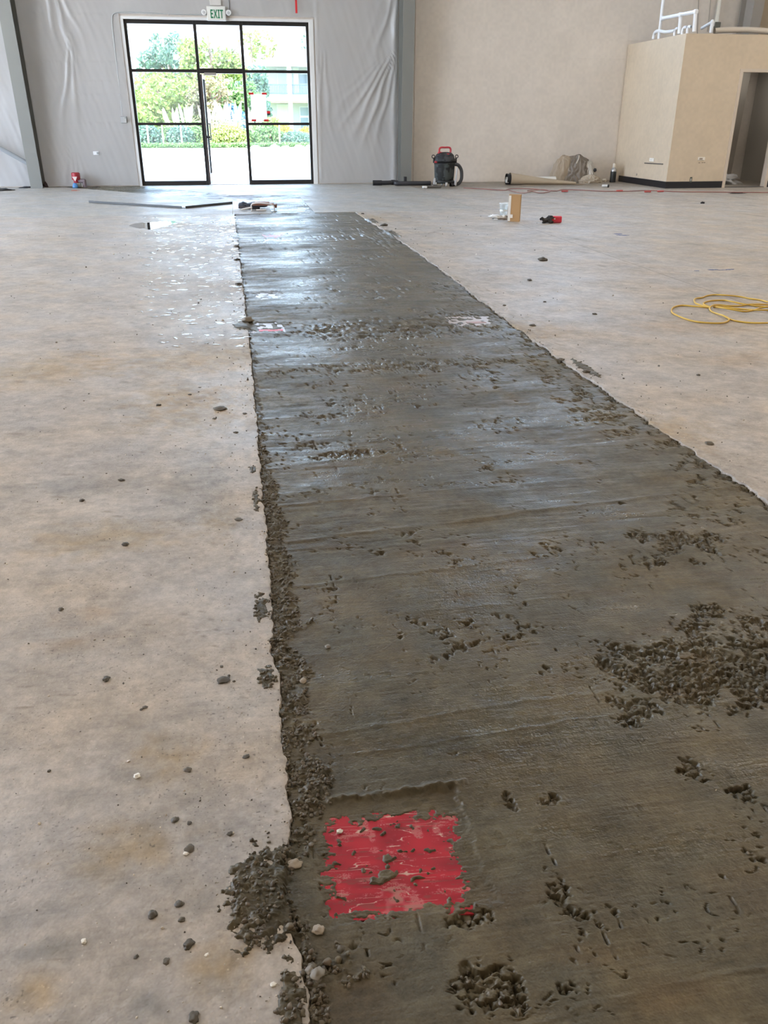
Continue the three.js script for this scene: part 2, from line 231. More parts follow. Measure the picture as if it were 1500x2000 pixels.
// ------------------------------------------------------------------ the shop front: window_1 with its bars and panes, door_1 swung open outwards
const BX = [SF.x0, -.575, .345, SF.x1], zf = ZW - .10;
{
  const w = structGroup('window_1'), t = .055, d = .10, bar = (x0, x1, y0, y1, name = 'bar') => mesh(name, rbox(x1 - x0, y1 - y0, d, .004, (x0 + x1) / 2, (y0 + y1) / 2, zf, 1), frameMat, w);
  bar(SF.x0, SF.x0 + t, 0, SF.y1, 'jamb'); bar(SF.x1 - t, SF.x1, 0, SF.y1, 'jamb');
  bar(BX[1] - .02, BX[1] + .04, 0, SF.y1, 'mullion'); bar(BX[2] - .03, BX[2] + .03, 0, SF.y1, 'mullion');
  const L0 = SF.x0 + t, L1 = BX[1] - .02, D0 = BX[1] + .04, D1 = BX[2] - .03, R0 = BX[2] + .03, R1 = SF.x1 - t;
  bar(L0, L1, SF.y1 - .07, SF.y1, 'head'); bar(D0, D1, SF.y1 - .07, SF.y1, 'head'); bar(R0, R1, SF.y1 - .07, SF.y1, 'head');
  bar(L0, L1, 2.125, 2.18, 'transom'); bar(D0, D1, 2.11, 2.20, 'transom'); bar(R0, R1, 2.125, 2.18, 'transom');
  bar(L0, L1, 1.155, 1.205, 'rail'); bar(R0, R1, 1.155, 1.205, 'rail'); bar(L0, L1, 0, .085, 'sill'); bar(R0, R1, 0, .085, 'sill');
  const pane = (x0, x1, y0, y1) => { const p = mesh('pane', new THREE.PlaneGeometry(x1 - x0, y1 - y0).translate((x0 + x1) / 2, (y0 + y1) / 2, zf), glassMat, w); p.castShadow = false; };
  for (const [a, b] of [[L0, L1], [R0, R1]]) { pane(a, b, .085, 1.155); pane(a, b, 1.205, 2.125); pane(a, b, 2.18, SF.y1 - .07); }
  pane(D0, D1, 2.20, SF.y1 - .07);
  mesh('closer', rbox(.24, .05, .05, .008, D0 + .2, 2.10, zf + .05, 1), M(.3, .27, .24, .5), w);
  mesh('threshold', span(D0, D1, 0, .012, zf - .05, zf + .06), M(.5, .5, .48, .4, { metalness: .6 }), w);
  const dr = structGroup('door_1'); dr.position.set(D0 + .005, 0, zf - .02); dr.rotation.y = Math.PI * .487;
  const W = D1 - D0 - .01, HD = 2.09, lm = M(.10, .055, .035, .45);
  mesh('stile', rbox(.06, HD, .045, .004, .03, HD / 2 + .01, 0, 1), lm, dr); mesh('stile', rbox(.06, HD, .045, .004, W - .03, HD / 2 + .01, 0, 1), frameMat, dr);
  mesh('rail', span(.06, W - .06, .01, .2, -.022, .022), frameMat, dr); mesh('rail', span(.06, W - .06, HD - .06, HD + .01, -.022, .022), frameMat, dr);
  const pg = mesh('pane', new THREE.PlaneGeometry(W - .12, HD - .26).translate(W / 2, .2 + (HD - .26) / 2, 0), glassMat, dr); pg.castShadow = false;
  const h = mesh('handle', [rod(V(W - .08, .85, .06), V(W - .08, 1.2, .06), .012), rod(V(W - .08, .87, .0), V(W - .08, .87, .06), .01), rod(V(W - .08, 1.18, .0), V(W - .08, 1.18, .06), .01)], M(.05, .05, .05, .4), dr);
  mesh('latch', rbox(.09, .045, .05, .006, D0 + .055, .93, zf + .06, 1), darkMat, w);
  const font = await new FontLoader().loadAsync('fonts/droid/droid_sans_regular.typeface.json');
  const txt = (s, size, y) => { const g = new TextGeometry(s, { font, size, depth: .002, curveSegments: 5 }); g.computeBoundingBox(); g.translate(-g.boundingBox.max.x / 2, 0, 0).scale(.80, 1, 1).rotateY(Math.PI).translate((D0 + D1) / 2 + .02, y, zf - .003); return g; };
  const letters = M(.50, .52, .50, .7);
  mesh('lettering', txt('8399 Buttercup Dr.', .098, 2.485), letters, w); mesh('lettering', txt('Unit 1', .098, 2.335), letters, w);
}

// ------------------------------------------------------------------ the wet concrete strip
const PATCHES = [[.98, -1.49, .26, .17, 1], [1.20, -1.60, .22, .14, .8], [1.16, -1.44, .16, .14, 1], [.84, -1.62, .08, .06, .7], [1.20, -1.73, .05, .05, 1], [.79, -1.35, .075, .035, .9], [1.32, -2.13, .16, .09, .95], [1.20, -2.2, .06, .06, .8], [1.43, -2.04, .10, .06, .7], [1.01, -2.09, .08, .05, .6], [.31, -.915, .05, .025, 1], [.30, -.785, .085, .05, 1], [.10, -.86, .06, .045, .75], [.47, -.94, .022, .075, 1], [.446, -1.155, .016, .026, 1], [.52, -1.15, .035, .025, .7], [.84, -1.18, .045, .04, .85], [.91, -1.10, .03, .035, .8], [.68, -.80, .05, .04, .45], [.41, -.74, .03, .05, .6], [.54, -1.70, .15, .035, .62], [.36, -1.70, .06, .03, .5], [.62, -2.10, .07, .05, .62], [.54, -2.17, .08, .035, .45], [.23, -2.28, .13, .05, .45], [.38, -3.06, .18, .06, .8], [.24, -3.2, .2, .12, .45], [.74, -3.63, .18, .05, .6], [.3, -3.55, .22, .1, .55], [.9, -4.33, .85, .16, .75], [1.2, -4.0, .4, .2, .35], [.9, -5.25, .7, .35, .85], [1.4, -5.35, .35, .4, .8], [.45, -6.0, .3, .2, .35], [.9, -6.9, .6, .25, .3], [.8, -9.9, .9, .25, .6], [.4, -11.4, .5, .2, .4], [1.6, -3.4, .16, .5, .65], [1.6, -4.1, .16, .4, .55], [1.66, -2.6, .12, .4, .5], [1.6, -6.5, .2, .8, .55], [1.6, -9.8, .25, 1.1, .65], [.95, -1.30, .05, .03, .4], [.75, -1.0, .10, .05, .22], [1.35, -1.95, .05, .05, .4]];
const LINES = [[-11.0, .05, .006, .05], [-10.15, .03, .008, .06], [-9.1, .04, -.005, .05], [-8.36, .05, -.006, .04], [-7.7, .04, .005, .05], [-6.7, .03, .005, .04], [-5.85, .04, .004, .04], [-5.2, .03, -.005, .05], [-4.44, -.11, -.005, .035], [-4.12, .04, .003, .03], [-3.58, .03, .004, .016], [-3.37, .05, .004, .014], [-3.19, .06, -.003, .010], [-3.05, .09, .004, .014], [-2.98, .09, -.003, .010], [-2.66, .06, .003, .010], [-2.42, .10, .005, .012], [-2.30, .05, -.003, .010], [-2.11, .06, .003, .009], [-1.88, .05, .0022, .009], [-1.46, .06, .0022, .007], [-.765, .08, .003, .005], [-1.36, .02, .002, .005]];
const BOXES = [{ x: .196, z: -1.055, hx: .122, hz: .108, rot: -.10, y: -.013, in: .14 }, { x: .185, z: -6.52, hx: .13, hz: .15, rot: 0, y: -.012, in: .13 }, { x: .165, z: -5.42, hx: .125, hz: .15, rot: -.08, y: -.011, in: .13 }, { x: 1.53, z: -5.40, hx: .17, hz: .14, rot: .04, y: -.012, in: .17 }, { x: .40, z: -10.25, hx: .13, hz: .15, rot: 0, y: -.010, in: .13 }];
const RECESS = { x: .205, z: -1.075, hx: .148, hz: .135 };
let tornAt = 0;
function mudHeight(x, z) {
  const eL = edgeL(z), eR = edgeR(z), u = x - eL, v = eR - x; tornAt = 0;
  const sp = spillAt(x, z);
  if ((u < 0 || v < 0) && sp <= 0) { return -.03 + .02 * 0; }
  const dist = -z;
  let h = -.0065 + .0022 * simp(x * 1.3, z * 1.8) + .0008 * simp(x * 2.6, z * 7) + .00022 * simp(x * 4.1, z * 25) + .00022 * simpB(x * 11, z * 85) + .0010 * simp(x * 9, z * 7) + .00012 * simp(x * 24, z * 150);
  if (dist > 2.2) h += (.0006 + .0005 * smooth(3, 9, dist)) * simpB(x * 2.2 + 4, z * 17) + .0006 * simp(x * 5, z * 52);
  for (const [z0, sl, A, w] of LINES) { const d = z - (z0 - sl * (x - .9) * (dist > 4 ? 1 : 1) + .012 * simp(x * 1.7, z0 * 9) + .004 * simp(x * 8, z0 * 7)); if (Math.abs(d) < 3 * w) h += A * .62 * Math.exp(-((d / w) ** 2)) * (.45 + .55 * smooth(-.35, .35, simp(x * 1.5 + z0, z0 * 3))); }
  // trowel drags, lengthwise, beside the boxed-out square
  if (z > -1.7) h += .00035 * simp(x * 130, z * 6) * smooth(-1.7, -1.0, z);
  let m = .06 + .36 * smooth(-.1, .7, simp(x * 1.7 + 3, z * 1.5)) + .14 * smooth(-.1, .6, simpB(x * 4, z * 3)) - .3 * smooth(-1.62, -1.25, z) * smooth(.35, .0, Math.abs(z + 1.4)); for (const [cx, cz, rx, rz, s] of PATCHES) { const d = ((x - cx) / rx) ** 2 + ((z - cz) / rz) ** 2; if (d < 2.6) m = Math.max(m, s * (1.12 - .62 * d)); }
  const bw = .035 + .055 * smooth(-.9, -1.3, z) * smooth(-3.6, -2.4, z) + .012 * simp(z * 4, 2) + .03 * Math.exp(-(((z + 1.35) / .15) ** 2));
  m = Math.max(m, 1.02 * smooth(bw * 1.15, bw * .55, u), .85 * smooth(.06 + .04 * simp(z * 2, 77), .02, v));
  const n = .46 * simp(x * 9, z * 7 + 3) + .34 * simpB(x * 22, z * 18) + .24 * simp(x * 55 + 9, z * 46);
  const T = smooth(0, .13, n * .78 + m - .72); tornAt = T;
  const mk = smooth(.10, .55, m + .55 * simpB(x * 4.3 + 2, z * 3.6) - .12) * (T < .5 ? 1 : 0), ck = mk > 0 ? smooth(.070, .012, Math.abs(simp(x * 12 + 7, z * 9 + .6 * simpB(x * 9, z * 9)))) * smooth(.05, .35, simpB(x * 31, z * 27)) * mk : 0;
  if (ck > 0) { h -= .0105 * ck * (dist > 2.2 ? 1.5 : 1); tornAt = Math.max(tornAt, ck * .5); }
  if (T > .003 || sp > 0) {
    const wx = x + .004 * simp(x * 60, z * 60), wz = z + .004 * simpB(x * 60, z * 60), k = 1 / (dist < 3 ? .0155 : dist < 6 ? .024 : .045);
    const [f1, f2, id] = worley(wx * k, wz * k * (dist > 3 ? .8 : 1)), dome = Math.sqrt(Math.max(0, 1 - (f1 / .78) ** 2)), [g1, , ig] = worley(wx * k * .42 + 31, wz * k * .42);
    const amp = 1 + .5 * smooth(3, 8, dist);
    let c = -.0145 * amp + dome * .0075 * amp + (id - .5) * .007 * amp + Math.max(0, 1 - g1 * 1.4) * .008 * (ig > .4 ? 1 : .2) + .0012 * simp(x * 240, z * 240);
    const inner = smooth(.10, .16, u); if (inner > 0) { const top = h + (id < .33 ? -.0085 : -.0030 + .0028 * id), cr = top - .0112 * (dist > 2.2 ? 1.5 : 1) * smooth(.24, .05, f2 - f1) * (.4 + .6 * ig) + dome * .0022 - .0022 + .0008 * simp(x * 150, z * 150); c = lerp(c, cr, inner); }
    c = Math.min(c, -.0022 + .0025 * id + (dist > 3 ? .001 : 0));
    if (sp > 0 && (u < .02 || v < .02)) c = Math.min(1, sp * 2.4) * spillTop * (.62 + .40 * dome * (id > .35 ? 1 : .5) + (id - .4) * .5 + .16 * simp(x * 130, z * 130) + .1 * simpB(x * 260, z * 260)) - .0012;
    h = lerp(h, c, sp > 0 && (u < .02 || v < .02) ? 1 : T);
    tornAt = Math.max(T, sp > 0 ? .8 : 0);
  }
  if (z > -1.5) { // the boxed-out square: pressed down, with a torn lip at its far side
    const r = RECESS, a = Math.abs(x - r.x - .04 * (z - r.z)) - r.hx, b = z - r.z, e = Math.max(a, Math.abs(b) - r.hz) + .006 * simp(x * 25, z * 25) + .003 * simpB(x * 80, z * 80);
    const lip = Math.exp(-(((b + r.hz + .006 * simp(x * 20, 4) + .006) / .007) ** 2)) * (a < .03 ? 1 : 0); h += lip * (.006 + .004 * simp(x * 45, z * 60));
    const inside = smooth(.006, -.008, e); if (inside > 0 && u > .03) h = lerp(h, -.0117 + .0006 * simp(x * 8, z * 130) + .0006 * simp(x * 20, z * 20), inside);
  }
  for (const bx of BOXES) {
    const dx = x - bx.x, dz = z - bx.z; if (Math.abs(dx) > .3 || Math.abs(dz) > .3) continue;
    const c = Math.cos(bx.rot), s = Math.sin(bx.rot), a = Math.abs(dx * c - dz * s) - bx.hx, b = Math.abs(dx * s + dz * c) - bx.hz, e = Math.max(a, b), near = dist < 2;
    const f = near ? 1 : .5, rag = near ? .016 * simp(x * 17 + 2, z * 30) + .011 * simpB(x * 50, z * 65) + .006 * simp(x * 150, z * 120) : .013 * simp(x * 19, z * 24) + .008 * simpB(x * 60, z * 45);
    const inside = smooth(.004, -.01, e * f + rag + (near ? .004 : .01));
    const blob = near ? smooth(.40, .56, .52 * simpB(x * 19 + 1.2, z * 22 + 2.1) + .34 * simp(x * 52, z * 58) + .62 * Math.exp(-(((x - .185) / .040) ** 2) - (((z + 1.03) / .030) ** 2))) : smooth(-.05, .3, simpB(x * 12, z * 9));
    if (inside > 0) h = lerp(h, bx.y - .004 + .0075 * blob + .0012 * simp(x * 70, z * 70) * blob, inside);
  }
  return h;
}
function mudColor(x, z, h) {
  const n = simp(x * 2.4, z * 1.8), n2 = simpB(x * 11, z * 9), n3 = simp(x * 48, z * 44); let b = .124 * (1 + .09 * n + .06 * n2 + .06 * n3), w = .5 + .5 * simp(x * 1.1 + 7, z * .9);
  b *= 1 - .08 * tornAt;
  let r = b * (1.07 + .06 * w), g = b * (.93 + .01 * w), l = b * (.61 - .05 * w);
  const rust = smooth(.45, .85, simp(x * 2.2 + 2, z * 6.5)) * .28; g *= 1 - rust * .25; l *= 1 - rust * .45;
  return [r, g, l];
}
const strip = thing('concrete_strip', 'wide strip of fresh wet grey-brown concrete running from the foreground to the glass shop front', 'wet concrete');
{
  const cols = (step) => { const o = []; for (let x = -.17; x < 1.96; x += step) o.push(x); return o; };
  const bands = [[.40, 2.2, .0031, .00095], [2.2, 5.0, .0055, .00095], [5.0, 12.84, .011, .0010]];
  const parts = bands.map(([a, b, s, k]) => grid(cols(s), rowsZ(a, b, k), mudHeight, mudColor));
  mesh('screeded_surface', mergeGeometries(parts), mudMat, strip);
  // the narrower branch that turns towards the far left corner
  const A = [[.50, -12.80], [.53, -14.43], [-.368, -15.5], [-1.845, -17.16], [-3.42, -18.95], [-3.45, -19.15]], B = [[1.14, -12.80], [1.131, -16.16], [-.067, -16.36], [-1.0, -17.67], [-1.95, -19.0], [-1.97, -19.15]];
  const cut = (P, t) => { const k = Math.min(P.length - 2, Math.floor(t * (P.length - 1))), f = t * (P.length - 1) - k; return [lerp(P[k][0], P[k + 1][0], f), lerp(P[k][1], P[k + 1][1], f)]; };
  const nt = 260, ns = 60, p = [], uv = [], c = [], ix = [];
  for (let i = 0; i <= nt; i++) for (let j = 0; j <= ns; j++) {
    const a = cut(A, i / nt), b = cut(B, i / nt), f = j / ns, x = lerp(a[0], b[0], f), z = lerp(a[1], b[1], f);
    const h = -.003 + .004 * simp(x * 2, z * 9) + .003 * simpB(x * 4, z * 23) + .002 * simp(x * 9, z * 13); p.push(x, Math.min(h, .004), z); uv.push(x, z); tornAt = .2; c.push(...mudColor(x, z, h));
    if (i < nt && j < ns) { const k = i * (ns + 1) + j; ix.push(k, k + 1, k + ns + 1, k + 1, k + ns + 2, k + ns + 1); }
  }
  const g = new THREE.BufferGeometry(); g.setAttribute('position', new THREE.Float32BufferAttribute(p, 3)); g.setAttribute('uv', new THREE.Float32BufferAttribute(uv, 2)); g.setAttribute('color', new THREE.Float32BufferAttribute(c, 3)); g.setIndex(ix); g.computeVertexNormals();
  mesh('branch_surface', g, mudMat, strip);
}
const stoneGeo = (seed, detail = 2, rough = .3) => { const g = mergeVertices(new THREE.IcosahedronGeometry(1, detail).deleteAttribute('normal').deleteAttribute('uv')), p = g.attributes.position; for (let i = 0; i < p.count; i++) { const v = V(p.getX(i), p.getY(i), p.getZ(i)), s = 1 + rough * simp3(v.x * .9 + seed * 9, v.y * .9, v.z * .9) + rough * (rough > .5 ? .5 : .28) * simp3(v.x * 2.5, v.y * 2.5 + seed * 5, v.z * 2.5); p.setXYZ(i, v.x * s, v.y * s * .8, v.z * s); } g.computeVertexNormals(); return g; };
const mudStone = M(.128, .110, .080, .5), mudStoneDark = M(.075, .064, .047, .55), paleStone = M(.34, .29, .23, .6), greyStone = M(.22, .20, .165, .6), whiteChip = M(.72, .69, .62, .5);
const STONES = [1, 2, 3].map((s) => stoneGeo(s, 1, .34)), LUMPS = [11, 12, 13, 14].map((s) => stoneGeo(s, 3, .30));
{ // loose crumbs of aggregate in the torn places and along the ragged left edge
  const spots = [];
  for (let i = 0; i < 60000 && spots.length < 2600; i++) {
    const left = rnd() < .42, z = left ? -Math.exp(rr(Math.log(.72), Math.log(3.4))) : -Math.exp(rr(Math.log(.7), Math.log(5.8))), x = left ? edgeL(z) + rr(-.07, .11) : rr(.05, 1.75), h = mudHeight(x, z);
    if (tornAt < .86 || h < -.025 || (h > .001 && rnd() < .5)) continue; spots.push([x, z, h]);
  }
  STONES.forEach((g, k) => {
    const mine = spots.filter((_, i) => i % 3 === k), im = new THREE.InstancedMesh(g, mudStone, mine.length), m = new THREE.Matrix4(), col = new THREE.Color();
    mine.forEach(([x, z, h], i) => { const s = rr(.0018, .0045) * (rnd() < .08 ? 1.5 : 1), e = new THREE.Euler(rr(0, 6), rr(0, 6), rr(0, 6)); m.compose(V(x, h + s * .15, z), new THREE.Quaternion().setFromEuler(e), V(s * rr(.8, 1.3), s * rr(.7, 1), s * rr(.8, 1.3))); im.setMatrixAt(i, m); const t = rr(.7, 1.2); im.setColorAt(i, col.setRGB(t, t * rr(.94, 1), t * rr(.85, 1))); });
    im.name = 'aggregate'; im.userData.kind = 'stuff'; im.castShadow = im.receiveShadow = true; strip.add(im);
  });
  for (const [px, py, s, mt] of [[575, 1683, .013, paleStone], [622, 1812, .010, paleStone], [607, 1893, .010, greyStone], [620, 1905, .012, greyStone], [663, 1617, .006, whiteChip], [592, 1328, .009, paleStone], [640, 1260, .008, greyStone]]) {
    const c = onFloor(px, py, 0), h = Math.max(mudHeight(c.x, c.z), -.01); const m = mesh('pebble', LUMPS[1], mt, strip); m.position.set(c.x, h + s * .25, c.z); m.scale.set(s, s * .7, s * .8); m.rotation.y = px;
  }
}
{ // square box covers set into the strip, sealed with red tape and smeared with mud
  const tapeMap = texture(512, (u, v) => {
    const sc = Math.pow(pnoise(u * 10 + 3, v * 60, 10, 60), 1.9), sm = pnoise(u * 6, v * 8, 6, 8) * .5 + pnoise(u * 24, v * 60, 24, 60) * .35 + pnoise(u * 130, v * 190, 130, 190) * .3;
    const a = smooth(.56, .72, sm) , g = smooth(.36, .5, sc * sm * 1.4) * .8, m = pnoise(u * 5 + 9, v * 22, 5, 22); let c = [.66 * (.85 + .25 * m), .075 + .05 * m, .14 + .05 * m];
    c = c.map((q, i) => lerp(q, [.46, .30, .24][i], smooth(.3, .55, sc * sm * 1.2) * .5)); c = c.map((q, i) => lerp(q, [.78, .66, .60][i], Math.max(.5 * a * smooth(.5, .7, pnoise(u * 15, v * 19 + 4, 15, 19)), smooth(.035, .012, Math.abs(pnoise(u * 5, v * 44, 5, 44) - .5)) * smooth(.42, .6, pnoise(u * 9, v * 13 + 2, 9, 13) + .25 * (pnoise(u * 90, v * 110, 90, 110) - .5))))); if (g > 2) c = [0, 0, 0]; return c;
  }, .26, true);
  const tapeMat = M(1, 1, 1, .38, { map: tapeMap }), sideMat = M(.3, .3, .3, .6), pale = M(.42, .37, .35, .32), labels = ['square box cover sealed with scratched red tape in the foreground of the wet strip', 'farther of the two small mud-smeared box covers with a painted-on pale sheen at the strip left edge', 'nearer box cover at the strip left edge with a painted-on pale sheen and a red streak', 'muddy box cover pressed into the strip beside its right edge', 'farthest box cover showing as a thin dark red line across the strip'];  // farther covers coloured pale to stand in for reflected window light
  BOXES.forEach((b, k) => {
    const t = thing('box_cover', labels[k], 'box cover', V(b.x, b.y, b.z), b.rot), top = new THREE.BoxGeometry(b.hx * 2 + .02, .006, b.hz * 2 + .02).translate(0, -.003, 0), p = top.attributes.position, uv = top.attributes.uv;
    for (let i = 0; i < p.count; i++) uv.setXY(i, p.getX(i) + k * .11, p.getZ(i));
    mesh('red_tape', top, k === 0 || k === 4 ? tapeMat : pale, t); mesh('box_wall', box(b.hx * 2 - .01, .05, b.hz * 2 - .01, 0, -.031, 0), sideMat, t);
    if (k === 2) mesh('tape_strip', box(b.hx * 1.3, .002, .05, .0, .001, b.hz * .6), redTape, t);
    if (k === 3) mesh('tape_strip', box(.13, .002, .05, .0, .001, .06), M(.42, .25, .22, .4), t);
  });
}

// ------------------------------------------------------------------ steel columns (welded, deeper towards the top) and the brace rod
function column(x, mat, label) {
  const H = HT, t = thing('steel_column', label, 'column', V(x, 0, ZW)), front = (y) => .40 + .055 * y, w = .235, th = .014;
  const slab = (x0, x1, f0, f1) => { // a plate between two lines of depth
    const s = new THREE.Shape([[f0(0), 0], [f1(0), 0], [f1(H), H], [f0(H), H]].map((p) => new THREE.Vector2(...p)));
    return new THREE.ExtrudeGeometry(s, { depth: x1 - x0, bevelEnabled: false }).rotateY(-Math.PI / 2).translate(x1, 0, 0);
  };
  mesh('front_flange', slab(-w / 2, w / 2, (y) => front(y) - th, front), mat, t); mesh('web', slab(-.006, .006, () => .09, (y) => front(y) - th), mat, t);
  mesh('rear_flange', span(-w / 2, w / 2, 0, H, .075, .09), mat, t); mesh('base_plate', span(-w / 2, w / 2, 0, .016, .06, .43), mat, t);
  mesh('anchor_bolt', [new THREE.CylinderGeometry(.011, .011, .05, 8).translate(w / 2 - .035, .04, .30), new THREE.CylinderGeometry(.018, .018, .018, 6).translate(w / 2 - .035, .025, .30)], darkMat, t); mesh('anchor_bolt', [new THREE.CylinderGeometry(.011, .011, .05, 8).translate(w / 2 - .035, .04, .18), new THREE.CylinderGeometry(.018, .018, .018, 6).translate(w / 2 - .035, .025, .18)], darkMat, t);
  return t;
}
column(-3.965, steelMat, 'grey painted steel column at the left edge, beside the diagonal brace rod');
column(3.655, steelMat, 'grey painted steel column to the right of the shop front, beside the wet vacuum');
column(11.16, M(.36, .33, .29, .6), 'tan grey steel column rising behind the small beige room');
{
  const a = V(-4.03, .42, ZW + .22), b = V(-7.6, 2.55, ZW + .22), t = thing('brace_rod', 'grey diagonal brace pipe running down to the foot of the left column', 'brace');
  mesh('pipe', rod(a, b, .042, 16), M(.30, .32, .33, .4), t); mesh('end_plate', span(-4.08, -3.98, .33, .47, ZW + .16, ZW + .28), steelMat, t);
}
// ------------------------------------------------------------------ clear plastic sheeting hung over the wall to both sides of the shop front
const polyMat = MP(.66, .66, .65, .25, { transmission: .42, thickness: 0, ior: 1.45, side: THREE.DoubleSide });
function sheeting(x0, x1, y0, y1, label, fn, hole) {
  const st = .026, nx = Math.round((x1 - x0) / st), ny = Math.round((y1 - y0) / st), p = [], uv = [], ix = [];
  for (let j = 0; j <= ny; j++) for (let i = 0; i <= nx; i++) { const x = lerp(x0, x1, i / nx), y = lerp(y0, y1, j / ny); p.push(x, y, ZW + .03 + fn(x, y)); uv.push(x, y); }
  for (let j = 0; j < ny; j++) for (let i = 0; i < nx; i++) { const x = lerp(x0, x1, (i + .5) / nx), y = lerp(y0, y1, (j + .5) / ny); if (hole && x > hole[0] && x < hole[1] && y < hole[2]) continue; const k = j * (nx + 1) + i; ix.push(k, k + 1, k + nx + 1, k + 1, k + nx + 2, k + nx + 1); }
  const g = new THREE.BufferGeometry(); g.setAttribute('position', new THREE.Float32BufferAttribute(p, 3)); g.setAttribute('uv', new THREE.Float32BufferAttribute(uv, 2)); g.setIndex(ix); g.computeVertexNormals();
  const m = mesh('plastic_sheet', g, polyMat); m.castShadow = false; return tag(m, label, 'plastic sheet');
}
const pleat = (x, y, girts, k = 1) => { let h = 0; for (const yg of girts) if (y < yg) h += k * Math.exp(-(((yg - y) / .13) ** 2)) * .010 * Math.pow(Math.abs(simp(x * 8, yg * 7 + (yg - y) * .9)), .7) * (.4 + .6 * smooth(-.2, .4, simp(x * .9, yg * 5))); return h; };
const billow = (x, y) => .016 * simp(x * .7, y * .6) + .006 * simpB(x * 2.1, y * 1.2) + .0035 * simp(x * 7 + y * 2, y * .8);
const fan = (x, y, cx, cy, dir, wid, amp, n) => { const dx = x - cx, dy = y - cy, r = Math.hypot(dx, dy), a = Math.atan2(dx, -dy); return amp * Math.exp(-(((a - dir) / wid) ** 2)) * smooth(.1, .5, r) * smooth(2.4, 1.2, r) * Math.pow(.5 + .5 * Math.sin(a * n + 1.5 * simp(a * 3, r)), 2); };
sheeting(-11.5, -4.09, .02, 4.6, 'clear plastic sheet left of the left steel column, behind the brace rod', (x, y) => .02 + billow(x, y) + pleat(x, y, [.95, 1.85, 2.7]));
sheeting(-3.84, 3.53, .015, 4.6, 'wide wrinkled clear plastic sheet around the shop front between two steel columns', (x, y) => {
  let h = .016 + .6 * billow(x, y) + pleat(x, y, [1.2, 1.72, 1.95, 2.3, 3.1].slice(0, x < -1.9 ? 5 : 1), x < -1.9 ? 1 : .6);
  h += fan(x, y, 3.55, 2.75, -.42, .34, .038, 46) + fan(x, y, 3.6, 4.3, -.18, .2, .03, 40) + fan(x, y, 2.0, 2.9, -.05, .16, .02, 40) + fan(x, y, 2.6, -.9, 2.55, .5, .018, 34) * 0;
  h += .03 * Math.exp(-(((x - 3.46) / .06) ** 2)) * (1 + .6 * simp(3, y * 1.5)) + .16 * Math.exp(-((x + 3.84) / .28)) * (.6 + .1 * y) + fan(x, y, -3.3, 4.4, .18, .2, .035, 44) + fan(x, y, -2.9, 3.0, -.18, .14, .028, 48) + fan(x, y, -3.2, 1.0, -.12, .3, .012, 40);
  h += .012 * Math.exp(-(((x - 1.86) / .035) ** 2)) * (1 + simp(x, y * 3)); return Math.max(h, .002);
}, [SF.x0 - .06, SF.x1 + .10, SF.y1 + .09]);
{ // lining that frames the opening
  const e = struct('trim_1', [span(SF.x0 - .05, SF.x0, 0, SF.y1 + .045, ZW, ZW + .02), span(SF.x1, SF.x1 + .09, 0, SF.y1 + .045, ZW, ZW + .02), span(SF.x0 - .05, SF.x1 + .09, SF.y1, SF.y1 + .045, ZW, ZW + .022)], M(.78, .78, .76, .5));
}
// ------------------------------------------------------------------ exit sign, conduits, junction box
const zS = ZW + .10;
{
  const boldFont = await new FontLoader().loadAsync('fonts/droid/droid_sans_bold.typeface.json');
  const a = at(405, 40, zS), b = at(440, 12, zS), cx = (a.x + b.x) / 2, w = b.x - a.x, t = thing('exit_sign', 'white exit sign with green letters and two lamp heads above the glass door', 'exit sign', V(cx, a.y, ZW + .055));
  const h = b.y - a.y; mesh('housing', rbox(w, h, .09, .012, 0, h / 2, 0), M(.72, .70, .65, .5), t); mesh('face', rbox(w * .9, h * .88, .006, .002, 0, h * .5, .047, 1), M(.78, .78, .72, .4), t);
  const ex = new TextGeometry('EXIT', { font: boldFont, size: h * .60, depth: .004, curveSegments: 4 }); ex.computeBoundingBox(); const bw = ex.boundingBox.max.x; ex.translate(-bw / 2, 0, 0).scale(w * .70 / bw, 1, 1).translate(.005, h * .16, .05);
  mesh('lettering', ex, M(.02, .20, .09, .5), t);
  for (const s of [-1, 1]) { const l = mesh('lamp_head', lathe([[0, -.03], [.03, -.028], [.048, .0], [.052, .03], [.044, .036], [.0, .03]], 20).rotateX(Math.PI / 2.2).translate(s * (w / 2 + .055), h * .55, .02), M(.80, .80, .77, .35), t); mesh('lens', lathe([[0, .004], [.03, .0], [.036, -.003]], 18).rotateX(Math.PI / 2.2).translate(s * (w / 2 + .055), h * .53, .055), M(.55, .55, .54, .15), l); }
  mesh('mounting_box', rbox(.22, .34, .06, .01, 0, h + .18, -.01), M(.62, .60, .56, .6), t);
}
const conduitMat = M(.42, .44, .44, .4, { metalness: .2 });
